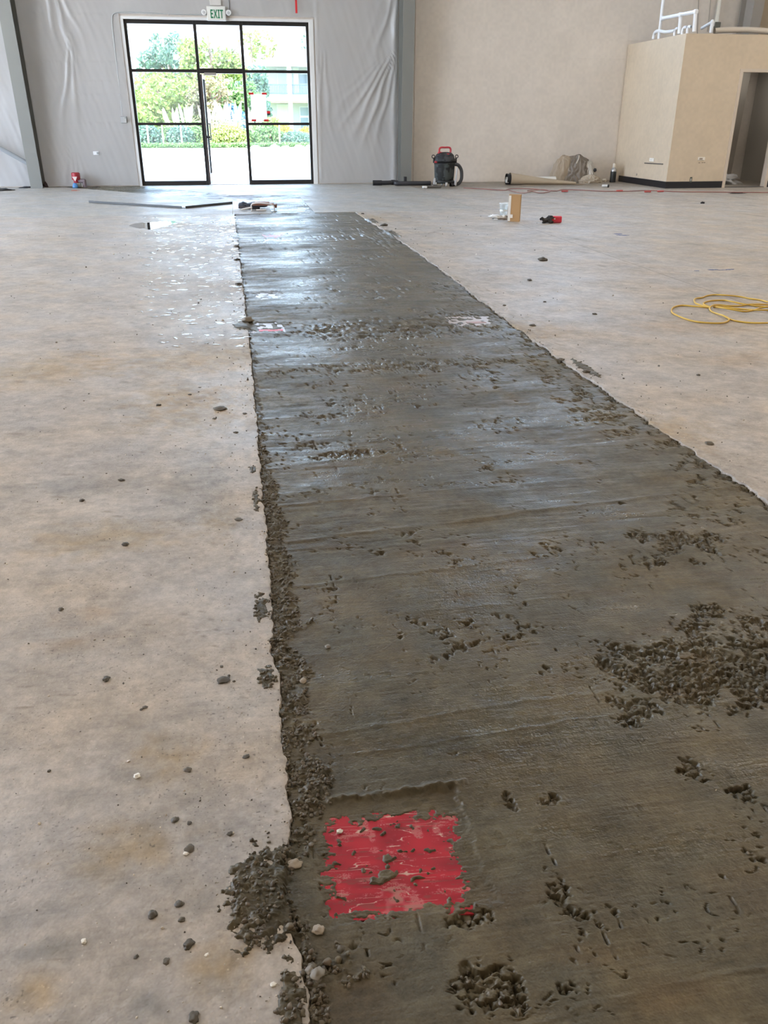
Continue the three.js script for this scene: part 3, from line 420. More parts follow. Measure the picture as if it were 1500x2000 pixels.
{
  const z = ZW + .045, P = (x, y) => at(x, y, z), t = thing('conduit', 'thin grey conduit bending down from the exit sign to a small junction box', 'conduit');
  mesh('pipe', tube([P(402, 29), P(340, 27.5), P(270, 24), P(229, 24.5), P(220, 29), P(219, 42), P(225, 100), P(232, 160), P(239, 226)], .011, 90, 8), conduitMat, t);
  mesh('pipe_strap', rbox(.05, .016, .03, .003, P(233, 185).x, P(233, 185).y, z, 1), conduitMat, t);
  mesh('pipe_strap', rbox(.016, .05, .03, .003, P(330, 27).x, P(330, 27).y, z, 1), conduitMat, t);
  const c = P(242, 234), j = thing('junction_box', 'small grey junction box at the lower end of the conduit', 'junction box', V(c.x, c.y, ZW + .045));
  mesh('box_body', rbox(.125, .125, .07, .01), M(.40, .41, .40, .5), j); mesh('cover', rbox(.11, .11, .008, .003, 0, 0, .038, 1), M(.46, .47, .46, .4), j); mesh('screw', new THREE.CylinderGeometry(.007, .007, .005, 8).rotateX(Math.PI / 2).translate(.035, .035, .043), darkMat, j);
  const u = thing('conduit', 'short dark conduit rising from the right side of the exit sign', 'conduit'); mesh('pipe', tube([P(441, 30), P(446, 24), P(448, 14), P(447, -6), P(447, -40)], .010, 30, 8), M(.2, .2, .2, .5), u);
  const o = P(188, 299), ob = thing('wall_outlet', 'small wall outlet showing through the plastic sheet left of the shop front', 'outlet', V(o.x, o.y, ZW + .05)); mesh('cover_plate', rbox(.115, .07, .03, .006), M(.80, .82, .84, .3), ob); mesh('socket', rbox(.04, .045, .012, .004, .03, 0, .014, 1), M(.35, .37, .38, .5), ob);
  const r0 = at(577, -30, ZW + .11), r1 = at(579, 26, ZW + .09), rt = mesh('tape_strip', rod(V(0, 0, 0), r1.clone().sub(r0), .022, 6).scale(1, 1, .12), redTape); rt.position.copy(r0); tag(rt, 'red strip of tape hanging above the right pane of the shop front', 'tape');
}
{ // notice taped to the right pane
  const z = ZW - .085, P = (x, y) => at(x, y, z), a = P(492.5, 235), b = P(519, 184), t = thing('paper_notice', 'white paper notice held with red tape corners on the right pane', 'notice', V((a.x + b.x) / 2, (a.y + b.y) / 2, z)), w = b.x - a.x, h = b.y - a.y;
  mesh('sheet', box(w, h, .002), MP(.92, .92, .91, .95, { transmission: .75, thickness: 0 }), t);
  for (const [y, s, o] of [[.40, .55, -.02], [.34, .3, .05], [.24, .8, 0], [.21, .7, -.02], [-.02, .8, 0], [-.23, .7, 0], [-.26, .75, 0]]) mesh('print_line', box(w * s, .008, .001, o, y * h, .0018), M(.55, .57, .57, .8), t);
  for (const [x, y] of [[-.46, .52], [.40, .52], [-.38, -.50], [.44, -.50]]) mesh('tape_piece', rbox(.10, .038, .003, .001, x * w, y * h, .0025, 1), redTape, t);
  const q = P(524.5, 220.5), k = thing('tape_tab', 'red tape tab with a dark lower edge beside the paper notice', 'tape', V(q.x, q.y, z)); mesh('tab', rbox(.07, .05, .004, .001, 0, .01, 0, 1), redTape, k); mesh('dark_edge', rbox(.065, .025, .004, .001, .002, -.024, .001, 1), darkMat, k);
}
// ------------------------------------------------------------------ the small beige room on the right
{
  const x0 = 8.60, z0 = -16.62, hR = 2.725, th = .12, d0 = 9.84, d1 = 10.82, dh = 2.10;
  const g = structGroup('wall_room');
  mesh('wall_side', metric(span(x0, x0 + th, 0, hR, ZW, z0 - th)), roomMat, g);
  mesh('wall_front', holedWall(x0, 13.2, -.06, hR, [[d0, d1, -.001, dh]], th).translate(0, 0, z0 - th), roomMat, g);
  mesh('wall_end', span(13.08, 13.2, 0, hR, ZW, z0 - th), roomMat, g);
  mesh('partition', span(11.75, 11.85, 0, 2.42, ZW + .05, z0 - th), M(.5, .47, .42, .7), g); mesh('added_shade_wall', span(10.30, 10.36, 0, 2.42, ZW + .05, ZW + .60), M(.30, .28, .25, .8), g);  // the short wall is added to shade the left part behind the doorway
  mesh('room_ceiling', span(x0 + th, 13.08, 2.42, 2.5, ZW + .05, z0 - th), M(.6, .58, .54, .8), g);
  mesh('wainscot', span(x0 + th, 11.35, 0, 1.24, ZW + .012, ZW + .055), M(.44, .46, .46, .45), g); mesh('upper_board', span(x0 + th, 11.35, 1.245, 2.42, ZW + .012, ZW + .05), M(.62, .57, .50, .7), g);
  { const t = thing('added_room_light', 'small square fill light added inside the beige room', 'ceiling light', V(11.0, 2.41, -18.05)); mesh('housing', rbox(.26, .04, .26, .01, 0, -.015, 0), M(.7, .7, .7, .5), t); mesh('diffuser', box(.22, .006, .22, 0, -.037, 0), M(.8, .8, .8, .5, { emissive: NEUTRAL, emissiveIntensity: 1.5 }), t); const l = new THREE.RectAreaLight(NEUTRAL, 6, .22, .22); l.name = 'added_room_light_glow'; l.position.set(11.0, 2.368, -18.05); l.lookAt(11.0, 0, -18.05); scene.add(l); }  // added lamp that brightens the right part behind the doorway
  const tr = structGroup('door_2'), jw = .05, out = .016;
  mesh('jamb', span(d0 - .012, d0 + jw, 0, dh + .045, z0 - th - .01, z0 + out), trimMat, tr); mesh('jamb', span(d1 - jw, d1 + .012, 0, dh + .045, z0 - th - .01, z0 + out), trimMat, tr); mesh('head', span(d0 + jw, d1 - jw, dh - .01, dh + .045, z0 - th - .01, z0 + out), trimMat, tr);
  const b = struct('baseboard_room', [span(x0 - .012, x0, .0, .125, ZW + .3, z0 + .012), span(x0, d0 - .012, 0, .125, z0, z0 + .012), span(d1 + .012, 13.2, 0, .125, z0, z0 + .012)], blackVinyl);
  // sockets and their torn surrounds
  const plate = (px, py, onX, w, h, label, mat, slot) => { const c = onX ? atX(px, py, x0 - .008) : at(px, py, z0 + .008), t = thing('cover_plate', label, 'outlet', c, onX ? -Math.PI / 2 : 0); mesh('plate', rbox(w, h, .014, .005), mat, t); mesh('socket', rbox(w * .45, h * .5, .008, .003, -w * .1, 0, .009, 1), slot, t); return t; };
  plate(1273, 312, true, .20, .065, 'white socket plate over a dark slit on the shaded side of the beige room', M(.86, .83, .76, .4), M(.75, .72, .66, .5)); plate(1370, 310, false, .15, .06, 'white socket plate with a torn surround on the front of the beige room', M(.86, .82, .74, .4), M(.30, .25, .2, .6)); plate(1349.5, 351, false, .048, .10, 'small dark socket plate just above the black baseboard of the beige room', M(.10, .10, .075, .5), M(.5, .5, .45, .5));
  const s0 = atX(1259, 318.5, x0 - .003), s1 = atX(1295, 320.5, x0 - .003); mesh('score_line', rod(s0, s1, .011, 6), M(.14, .12, .10, .8), g); for (const [x, y] of [[1366, 318], [1372, 317.5], [1376, 317.5]]) { const c = at(x, y, z0 + .002); mesh('scuff', rbox(.035, .016, .006, .002, c.x, c.y, c.z, 1), M(.28, .22, .16, .8), g); } const s2 = atX(1243.5, 341, x0 - .003); mesh('scuff', rbox(.006, .04, .03, .002, s2.x, s2.y, s2.z, 1), M(.3, .25, .2, .8), g);
  // the crumpled plastic bag on its floor
  const bag = stoneGeo(41, 4, .75); const pb = thing('plastic_bag', 'crumpled pale plastic bag lying inside the dark doorway', 'bag', V(10.42, .07, -17.7)); const bm = mesh('bag_film', bag.clone().scale(.36, .14, .25), MP(.75, .76, .78, .35, { transmission: .25, thickness: 0 }), pb); mesh('bag_knot', stoneGeo(43, 3, .6).scale(.08, .05, .06).translate(-.33, -.01, .1), M(.7, .7, .72, .5), pb);
  const sl = struct('threshold_strip', span(d0 + .05, d1 - .05, 0, .012, z0 - .1, z0 + .02), M(.12, .11, .10, .6));
}
{ // white pipework standing on the room, and what stands behind it
  const XP = 8.72, P = (x, y) => atX(x, y, XP), r = .035;
  const pipeThing = (label, runs, rad, mat = whitePVC, cat = 'pipe') => { const t = thing('pvc_pipe', label, cat); runs.forEach((p, i) => mesh('pipe_run', tube(p, rad, 24, 10), mat, t)); runs.forEach((p) => p.slice(1, -1).forEach((q) => mesh('elbow', new THREE.SphereGeometry(rad * 1.28, 14, 10).translate(q.x, q.y, q.z), mat, t))); return t; };
  const straight = (...ps) => ps; const seg = (a, b) => [a, a.clone().lerp(b, .5), b];
  const riser = thing('pvc_pipe', 'tall white plastic riser with a side arm standing on the beige room', 'pipe');
  const runs = [[P(1286.5, 76), P(1297, -14)], [P(1294, 36), P(1359, 23)], [P(1359, 22), P(1355.5, 62)], [P(1329.5, 29), P(1326.5, 66)]];
  runs.forEach(([a, b], i) => mesh('pipe_run', rod(a, b, i === 0 ? .029 : .033, 14), whitePVC, riser)); for (const q of [P(1294, 36), P(1359, 23), P(1329.5, 29)]) mesh('elbow', rbox(.085, .085, .085, .03, q.x, q.y, q.z), whitePVC, riser);
  const t2 = thing('pvc_pipe', 'low white plastic pipe bent over the edge of the beige room below the riser', 'pipe'); mesh('pipe_run', tube([P(1276, 76), P(1278, 66), P(1283, 61), P(1300, 62.5), P(1318, 60)], .030, 40, 10), whitePVC, t2);
  [[1317, 69, 1320, 57, 1325, 55], [1332, 66, 1336, 54, 1342, 53], [1342, 64, 1344, 53, 1350, 52.5]].forEach((q, i) => { const t = thing('pipe_bend', ['leftmost small white pipe bend on top of the beige room', 'middle small white pipe bend on top of the beige room', 'rightmost small white pipe bend, next to the room front corner'][i], 'pipe'); mesh('pipe_run', tube([P(q[0], q[1] + 3), P(q[0] + .5, q[1] - 5), P(q[2], q[3]), P(q[4], q[5])], .024, 20, 10), whitePVC, t); });
  const Q = (x, y) => at(x, y, -16.9), t4 = thing('pvc_pipe', 'white plastic vent pipe leaning back from the front of the beige room', 'pipe'); mesh('pipe_run', rod(Q(1388.5, 64), Q(1391.5, 42), .033, 14), whitePVC, t4); mesh('pipe_run', rod(Q(1391.5, 43), at(1371, 55, -17.7), .030, 14), whitePVC, t4); const eb = Q(1391.5, 43); mesh('elbow', new THREE.SphereGeometry(.042, 14, 10).translate(eb.x, eb.y, eb.z), whitePVC, t4);
  const cap = struct('trim_2', [span(8.74, 13.1, 2.5, 2.56, ZW + .1, -16.75)], M(.30, .29, .29, .8));
  const lp = []; for (let i = 0; i <= 12; i++) lp.push(V(9.30 + i * .32, 2.80 + .025 * Math.sin(i * .8), -16.88)); const t5 = mesh('foam_pipe', tube(lp, .050, 60, 10), M(.66, .58, .48, .7)); tag(t5, 'long pale wrapped pipe lying along the top front edge of the beige room', 'pipe');
  for (const k of [0, 1]) { const s = mesh('support_block', rbox(.16, .28, .10, .01, 9.75 + k * 2.6, 2.61, -16.88), M(.30, .28, .27, .8)); tag(s, k ? 'dark block under the right part of the wrapped pipe on the room' : 'dark block under the left end of the wrapped pipe on the room', 'block'); }
  const zc = ZW + .07, a = at(1397, 46, zc), b = at(1405.5, -12, zc), st = thing('galvanized_strut', 'shiny galvanized strut standing in a dark foot on the far wall above the room', 'strut'); mesh('strut', [box(.05, b.y - a.y + .3, .02, a.x, (a.y + b.y) / 2 + .1, zc + .03), box(.016, b.y - a.y + .3, .04, a.x - .03, (a.y + b.y) / 2 + .1, zc + .03), box(.016, b.y - a.y + .3, .04, a.x + .03, (a.y + b.y) / 2 + .1, zc + .03)], M(.78, .80, .76, .3, { metalness: .75 }), st); mesh('foot', rbox(.13, .11, .08, .008, a.x + .03, a.y - .03, zc + .03), M(.14, .14, .12, .6), st);
  [[1362, 66, 1365, -10], [1382, 62, 1389, -10]].forEach(([x0, y0, x1, y1], i) => { const w = mesh('wall_cable', rod(at(x0, y0, ZW + .03), at(x1, y1, ZW + .03), .008, 6), M(.42, .38, .33, .7)); tag(w, i ? 'thin cable on the far wall just left of the galvanized strut' : 'thin cable on the far wall behind the white vent pipes', 'cable'); });
}
// ------------------------------------------------------------------ wet vacuum
{
  const c = onFloor(866, 363), t = thing('wet_vacuum', 'dusty black drum vacuum with red handle and curved hose beside the right column', 'vacuum', V(c.x, 0, c.z + .05)), blk = M(.022, .024, .025, .5), dusty = M(.05, .058, .056, .75, { map: texture(256, (u, v) => { const n = .4 + .9 * smooth(.5, .75, pnoise(u * 9, v * 7, 9, 7) * .6 + pnoise(u * 31, v * 27, 31, 27) * .45); return [n]; }, 1, true) }), red = M(.50, .035, .05, .4), sil = M(.62, .62, .62, .35, { metalness: .4 });
  mesh('drum', lathe([[0, .10], [.17, .10], [.195, .12], [.205, .2], [.215, .42], [.222, .44], [.222, .46], [0, .46]], 36), dusty, t);
  mesh('motor_head', lathe([[0, .46], [.228, .46], [.232, .50], [.205, .545], [.185, .60], [.14, .64], [.06, .655], [0, .655]], 36), M(.045, .045, .048, .6, { map: dusty.map }), t);
  for (const s of [-1, 1]) { const l = mesh('latch', rbox(.03, .10, .05, .008, s * .236, .50, .02), blk, t); mesh('latch_pin', new THREE.TorusGeometry(.03, .009, 8, 18).translate(s * .248, .57, .02), blk, l); }
  mesh('handle', [tube([V(-.11, .62, 0), V(-.12, .70, 0), V(-.10, .735, 0), V(0, .742, 0), V(.10, .735, 0), V(.12, .70, 0), V(.11, .62, 0)], .019, 40, 10), rbox(.08, .06, .10, .015, -.11, .63, .01)], red, t); mesh('switch', rbox(.05, .025, .03, .006, .03, .62, .15), red, t); mesh('side_trim', rbox(.06, .035, .05, .008, -.21, .47, .10), red, t);
  mesh('base', [lathe([[0, .07], [.20, .07], [.215, .085], [.205, .12], [0, .12]], 28), rbox(.50, .045, .10, .015, 0, .075, .08), rbox(.10, .045, .44, .015, 0, .075, 0)], blk, t);
  for (const [x, z] of [[-.21, .12], [.0, .22], [.22, .12], [0, -.2]]) { const w = mesh('caster', [new THREE.CylinderGeometry(.033, .033, .026, 16).rotateZ(Math.PI / 2).translate(x, .033, z), rbox(.045, .03, .03, .006, x, .066, z)], M(.6, .6, .6, .4), t); }
  const hose = tube([V(.20, .42, .05), V(.27, .41, .06), V(.335, .33, .07), V(.355, .22, .08), V(.345, .12, .08), V(.29, .05, .09), V(.20, .032, .08), V(.10, .03, .16)], .034, 150, 12), hp = hose.attributes.position, hn = hose.attributes.normal;
  for (let i = 0; i < hp.count; i++) { const k = .0045 * Math.sin(Math.floor(i / 13) * 1.7); hp.setXYZ(i, hp.getX(i) + hn.getX(i) * k, hp.getY(i) + hn.getY(i) * k, hp.getZ(i) + hn.getZ(i) * k); }
  mesh('hose', hose, M(.06, .063, .066, .55), t); mesh('wand', [rod(V(.215, .10, .14), V(.245, .36, .12), .017, 12), rod(V(.205, .03, .15), V(.215, .12, .14), .026, 12)], sil, t);
  const n = onFloor(840, 367), f = thing('floor_nozzle', 'flat floor nozzle with a pale lip lying in front of the vacuum', 'nozzle', V(n.x + .03, 0, n.z + .06), .04); mesh('nozzle_head', [rbox(.36, .035, .09, .012, 0, .024, 0), rbox(.10, .05, .12, .02, .05, .045, -.04)], M(.10, .09, .08, .5), f); mesh('lip', rbox(.09, .04, .10, .012, -.16, .022, .01), M(.78, .77, .74, .4), f); mesh('neck', rod(V(.06, .05, -.06), V(.11, .16, -.22), .024, 12), M(.42, .42, .42, .4), f);
  const l0 = onFloor(731, 362), l1 = onFloor(850, 362.5), h2 = thing('suction_hose', 'long black hose lying along the wall from column to vacuum', 'hose'); mesh('hose_tube', tube([V(l0.x, .05, l0.z), V(l0.x + .25, .05, l0.z + .02), V(l0.x + .48, .055, l0.z + .01), V(3.35, .05, -18.28), V(3.8, .05, -18.2), V(l1.x - .1, .05, l1.z)], .043, 90, 12), M(.025, .025, .03, .5), h2); mesh('cuff', rod(V(l0.x - .03, .05, l0.z), V(l0.x + .16, .05, l0.z + .01), .052, 14), M(.015, .015, .018, .45), h2); mesh('cuff', rod(V(l0.x + .36, .056, l0.z + .015), V(l0.x + .44, .056, l0.z + .013), .05, 14), M(.015, .015, .018, .45), h2);
  const w0 = at(788, 352, -18.5); const bk = mesh('black_block', rbox(.06, .10, .06, .008), M(.02, .02, .022, .6)); bk.position.set(w0.x, .125, -18.31); tag(bk, 'small black block standing on the hose at the foot of the right column', 'block');
}
// ------------------------------------------------------------------ roll, cloths, bottle and bits along the far wall
{
  const a = V(5.72, .13, -18.14), b = V(7.2, .04, -17.95), ax = b.clone().sub(a).normalize(), t = thing('underlay_roll', 'half unrolled tan sheet with black underside and a white core lying along the wall', 'roll');
  const spiral = (r0, r1, turns, tail) => { const p = [], n = 64; return (s) => { const out = []; for (let i = 0; i <= n; i++) { const f = i / n, an = f * turns * Math.PI * 2, r = lerp(r0, r1, f) * s; out.push([Math.sin(an) * r, -Math.cos(an) * r]); } return out; }; };
  const strip2 = (r0, r1, turns, off, from = 0) => { const f = spiral(r0, r1, turns), p = [], ix = [], N = 14; for (let j = 0; j <= N; j++) { const q = from * .05 + (1 - from * .05) * j / N, c = a.clone().lerp(b, q), s = 1 - .72 * q, prof = f(s); prof.forEach(([u, v], i) => { p.push(c.x - .12 * u * 0, .003 + (v + r1 * s) * (1 - .25 * q) + off, c.z + u * (1 + .6 * q)); if (i < 64 && j < N) { const k = j * 65 + i; ix.push(k, k + 1, k + 65, k + 1, k + 66, k + 65); } }); } const g = new THREE.BufferGeometry(); g.setAttribute('position', new THREE.Float32BufferAttribute(p, 3)); g.setIndex(ix); g.computeVertexNormals(); return g; };
  mesh('underlay', strip2(.085, .118, 1.0, .004), M(.02, .02, .02, .6, { side: THREE.DoubleSide }), t); mesh('tan_face', strip2(.122, .127, 1.0, .002, 1), M(.44, .36, .26, .75, { side: THREE.DoubleSide }), t);
  const core = lathe([[.052, 0], [.060, 0], [.060, 1.1], [.052, 1.1], [.052, 0]], 24).rotateZ(-Math.PI / 2).translate(a.x - .01, .10, a.z + .02); mesh('core', core, M(.75, .74, .70, .6), t); mesh('core_plug', new THREE.CylinderGeometry(.052, .052, .03, 20).rotateZ(Math.PI / 2).translate(a.x + .05, .10, a.z + .02), M(.72, .71, .68, .7), t);
  const flap = grid([5.95, 6.2, 6.5, 6.8, 7.1, 7.4], [-18.02, -17.95, -17.88, -17.80], (x, z) => .006 + .004 * simp(x * 3, z * 9)); mesh('flap', flap, M(.40, .32, .23, .8, { side: THREE.DoubleSide }), t);
  // cloth heap
  const fold = (seed, n, dep, sh) => { const g = new THREE.SphereGeometry(1, 110, 60, 0, Math.PI * 2, 0, Math.PI * .5), p = g.attributes.position; for (let i = 0; i < p.count; i++) { const x = p.getX(i), y = p.getY(i), z = p.getZ(i), an = Math.atan2(z, x), w = simp(an * 2 + seed, y * 2) * 1.3, r = Math.pow(Math.abs(Math.sin(an * n + w * 2 + sh * y)), .8) * dep * (1 - .5 * y) + .10 * simp3(x * 1.6 + seed, y * 1.6, z * 1.6) + .025 * simp3(x * 5 + seed, y * 3, z * 5) + .006 * simp3(x * 14, y * 8, z * 14 + seed); const s = 1 + r; p.setXYZ(i, x * s, Math.max(0, y * (1 + .4 * r) - .02), z * s); } g.deleteAttribute('normal'); const m = mergeVertices(g, 1e-4); m.computeVertexNormals(); return m; };
  const cloth = (seed, n, dep, sh, sx, sy, sz) => fold(seed, n, dep, sh).scale(sx, sy, sz);
  const hz = -18.72, cx = 7.48;
  const main = mesh('drop_cloth', cloth(3, 11, .26, 3.5, .38, .55, .24), M(.27, .235, .20, .9, { side: THREE.DoubleSide })); main.position.set(cx, 0, hz); tag(main, 'big heap of folded grey-brown cloth against the far wall', 'cloth');
  const lf = mesh('canvas_sheet', cloth(9, 4, .07, 2, .31, .56, .20), M(.40, .33, .25, .9, { side: THREE.DoubleSide })); lf.position.set(cx - .27, 0, hz + .02); lf.rotation.z = 0; lf.rotation.y = .3; tag(lf, 'smooth tan canvas draped over the left side of the cloth heap', 'cloth');
  const wc = thing('white_rag', 'off-white rag with a dark spot hanging down the right of the cloth heap', 'cloth', V(cx + .26, 0, hz + .10)); mesh('rag', cloth(17, 9, .18, 3, .18, .44, .16), M(.60, .56, .50, .9, { side: THREE.DoubleSide }), wc); mesh('dark_spot', stoneGeo(5, 2, .2).scale(.035, .05, .02).translate(.10, .26, .15), darkMat, wc);
  const fr = mesh('beige_rag', cloth(23, 5, .25, 2, .22, .17, .13), M(.50, .43, .34, .9, { side: THREE.DoubleSide })); fr.position.set(cx + .25, 0, hz + .30); tag(fr, 'low crumpled beige rag in front of the cloth heap', 'cloth');
  const band = at(1129, 311, hz + .2), bd = mesh('white_strap', tube([at(1131, 304, hz + .12), at(1130, 310, hz + .2), at(1126, 319, hz + .31)], .010, 16, 6), M(.72, .69, .62, .7)); tag(bd, 'narrow white strap across the top of the cloth heap', 'strap');
  const nub = mesh('pale_lump', stoneGeo(6, 2, .2).scale(.05, .045, .05)); nub.material = M(.66, .60, .50, .7); nub.position.set(cx + .62, .045, hz + .22); tag(nub, 'small pale lump on the floor right of the cloth heap', 'lump');
  const bp = onFloor(1194.5, 356), bt = thing('spray_bottle', 'dark bottle with silver shoulder and cream cap near the corner of the room', 'bottle', V(bp.x + .02, 0, bp.z)); mesh('body', lathe([[0, 0], [.060, 0], [.066, .008], [.066, .215], [.062, .225]], 28), M(.028, .032, .030, .4), bt); mesh('shoulder', lathe([[.063, .225], [.062, .26], [.045, .29], [.03, .305], [0, .305]], 28), M(.55, .56, .56, .25, { metalness: .6 }), bt); mesh('cap', lathe([[0, .30], [.032, .30], [.034, .31], [.030, .375], [.022, .39], [0, .39]], 24), M(.74, .68, .58, .5), bt);
  const pp = onFloor(1181, 366), po = thing('pipe_offcut', 'short white pipe offcut with a black open end on the floor near the bottle', 'pipe', V(pp.x, .028, pp.z), -.5); mesh('sleeve', lathe([[.024, -.06], [.028, -.06], [.028, .06], [.024, .06]], 20).rotateZ(Math.PI / 2), M(.6, .6, .58, .5), po); mesh('black_end', lathe([[0, .04], [.023, .04], [.030, .06], [.030, .085], [.022, .085], [.02, .05], [0, .05]], 20).rotateZ(-Math.PI / 2), darkMat, po);
}
{ // extension leads
  const F = (x, y, h) => onFloor(x, y, h);
  const redLead = M(.30, .115, .095, .6), t = thing('extension_lead', 'thin red extension lead snaking along the floor below the far wall', 'lead');
  mesh('lead', tube([[905, 367], [940, 369], [985, 371.5], [1000, 368.5], [1040, 369], [1060, 371], [1085, 373], [1100, 370.5], [1140, 371.5], [1180, 373.5], [1225, 373.5], [1270, 372], [1320, 374.5], [1380, 375], [1440, 375.5], [1520, 376]].map(([x, y]) => F(x, y, .01)), 0.0075, 260, 6), redLead, t);
  mesh('lead_loop', tube([[990, 370], [1005, 374.5], [1022, 377], [1040, 374], [1055, 377], [1075, 373.5], [1060, 370.5], [1030, 372.5]].map(([x, y]) => F(x, y, .012)), .0075, 120, 6), M(.33, .16, .13, .5), t);
  for (const [x, y] of [[1103, 373.3], [1210, 372.5], [1290, 373.5], [1265, 374.2]]) { const p = F(x, y, .02); mesh('plug', rbox(.13, .03, .045, .012, p.x, p.y, p.z), M(.48, .10, .09, .5), t); }
  const Z = (X, Y) => [1290 + X / 7.14, 550 + Y / 7.14], yl = M(.62, .40, .06, .42), y = thing('yellow_cord', 'yellow extension cord lying in loose loops at the right edge of the slab', 'cord');
  const path = (pts, lift) => tube(pts.map(([X, Y], i) => { const [a, b] = Z(X, Y); return F(a, b, .006 + (lift ? lift * Math.max(0, Math.sin(i * 1.3)) : 0)); }), .0058, pts.length * 12, 8);
  mesh('cord', path([[1900, 590], [1500, 577], [1350, 578], [1200, 570], [1050, 548], [950, 515], [880, 475], [800, 450], [730, 425], [692, 395], [690, 362], [740, 328], [830, 325], [950, 338], [1100, 338], [1250, 318], [1400, 318], [1560, 330], [1720, 380], [1660, 430], [1500, 400], [1350, 396], [1200, 388], [1050, 375], [900, 352], [760, 340]], .009), yl, y);
  mesh('cord', path([[1700, 360], [1600, 310], [1500, 285], [1400, 258], [1250, 237], [1100, 208], [900, 190], [740, 184], [640, 200], [580, 224], [505, 232], [470, 260], [490, 300], [560, 328], [660, 352], [700, 350]], .008), yl, y);
  mesh('cord', path([[690, 366], [560, 352], [420, 340], [290, 333], [200, 350], [155, 395], [175, 440], [260, 485], [380, 530], [520, 562], [680, 577], [820, 580], [905, 568], [948, 545], [960, 525], [920, 490]], .004), yl, y);
  mesh('cord', path([[690, 355], [620, 325], [600, 303], [650, 278], [750, 263], [900, 262], [1000, 280], [1150, 312], [1320, 338], [1500, 352], [1650, 370]], .008), yl, y);
  mesh('cord', path([[740, 350], [900, 372], [1050, 398], [1180, 416], [1280, 402], [1400, 366], [1500, 352], [1640, 345]], .012), yl, y);
}
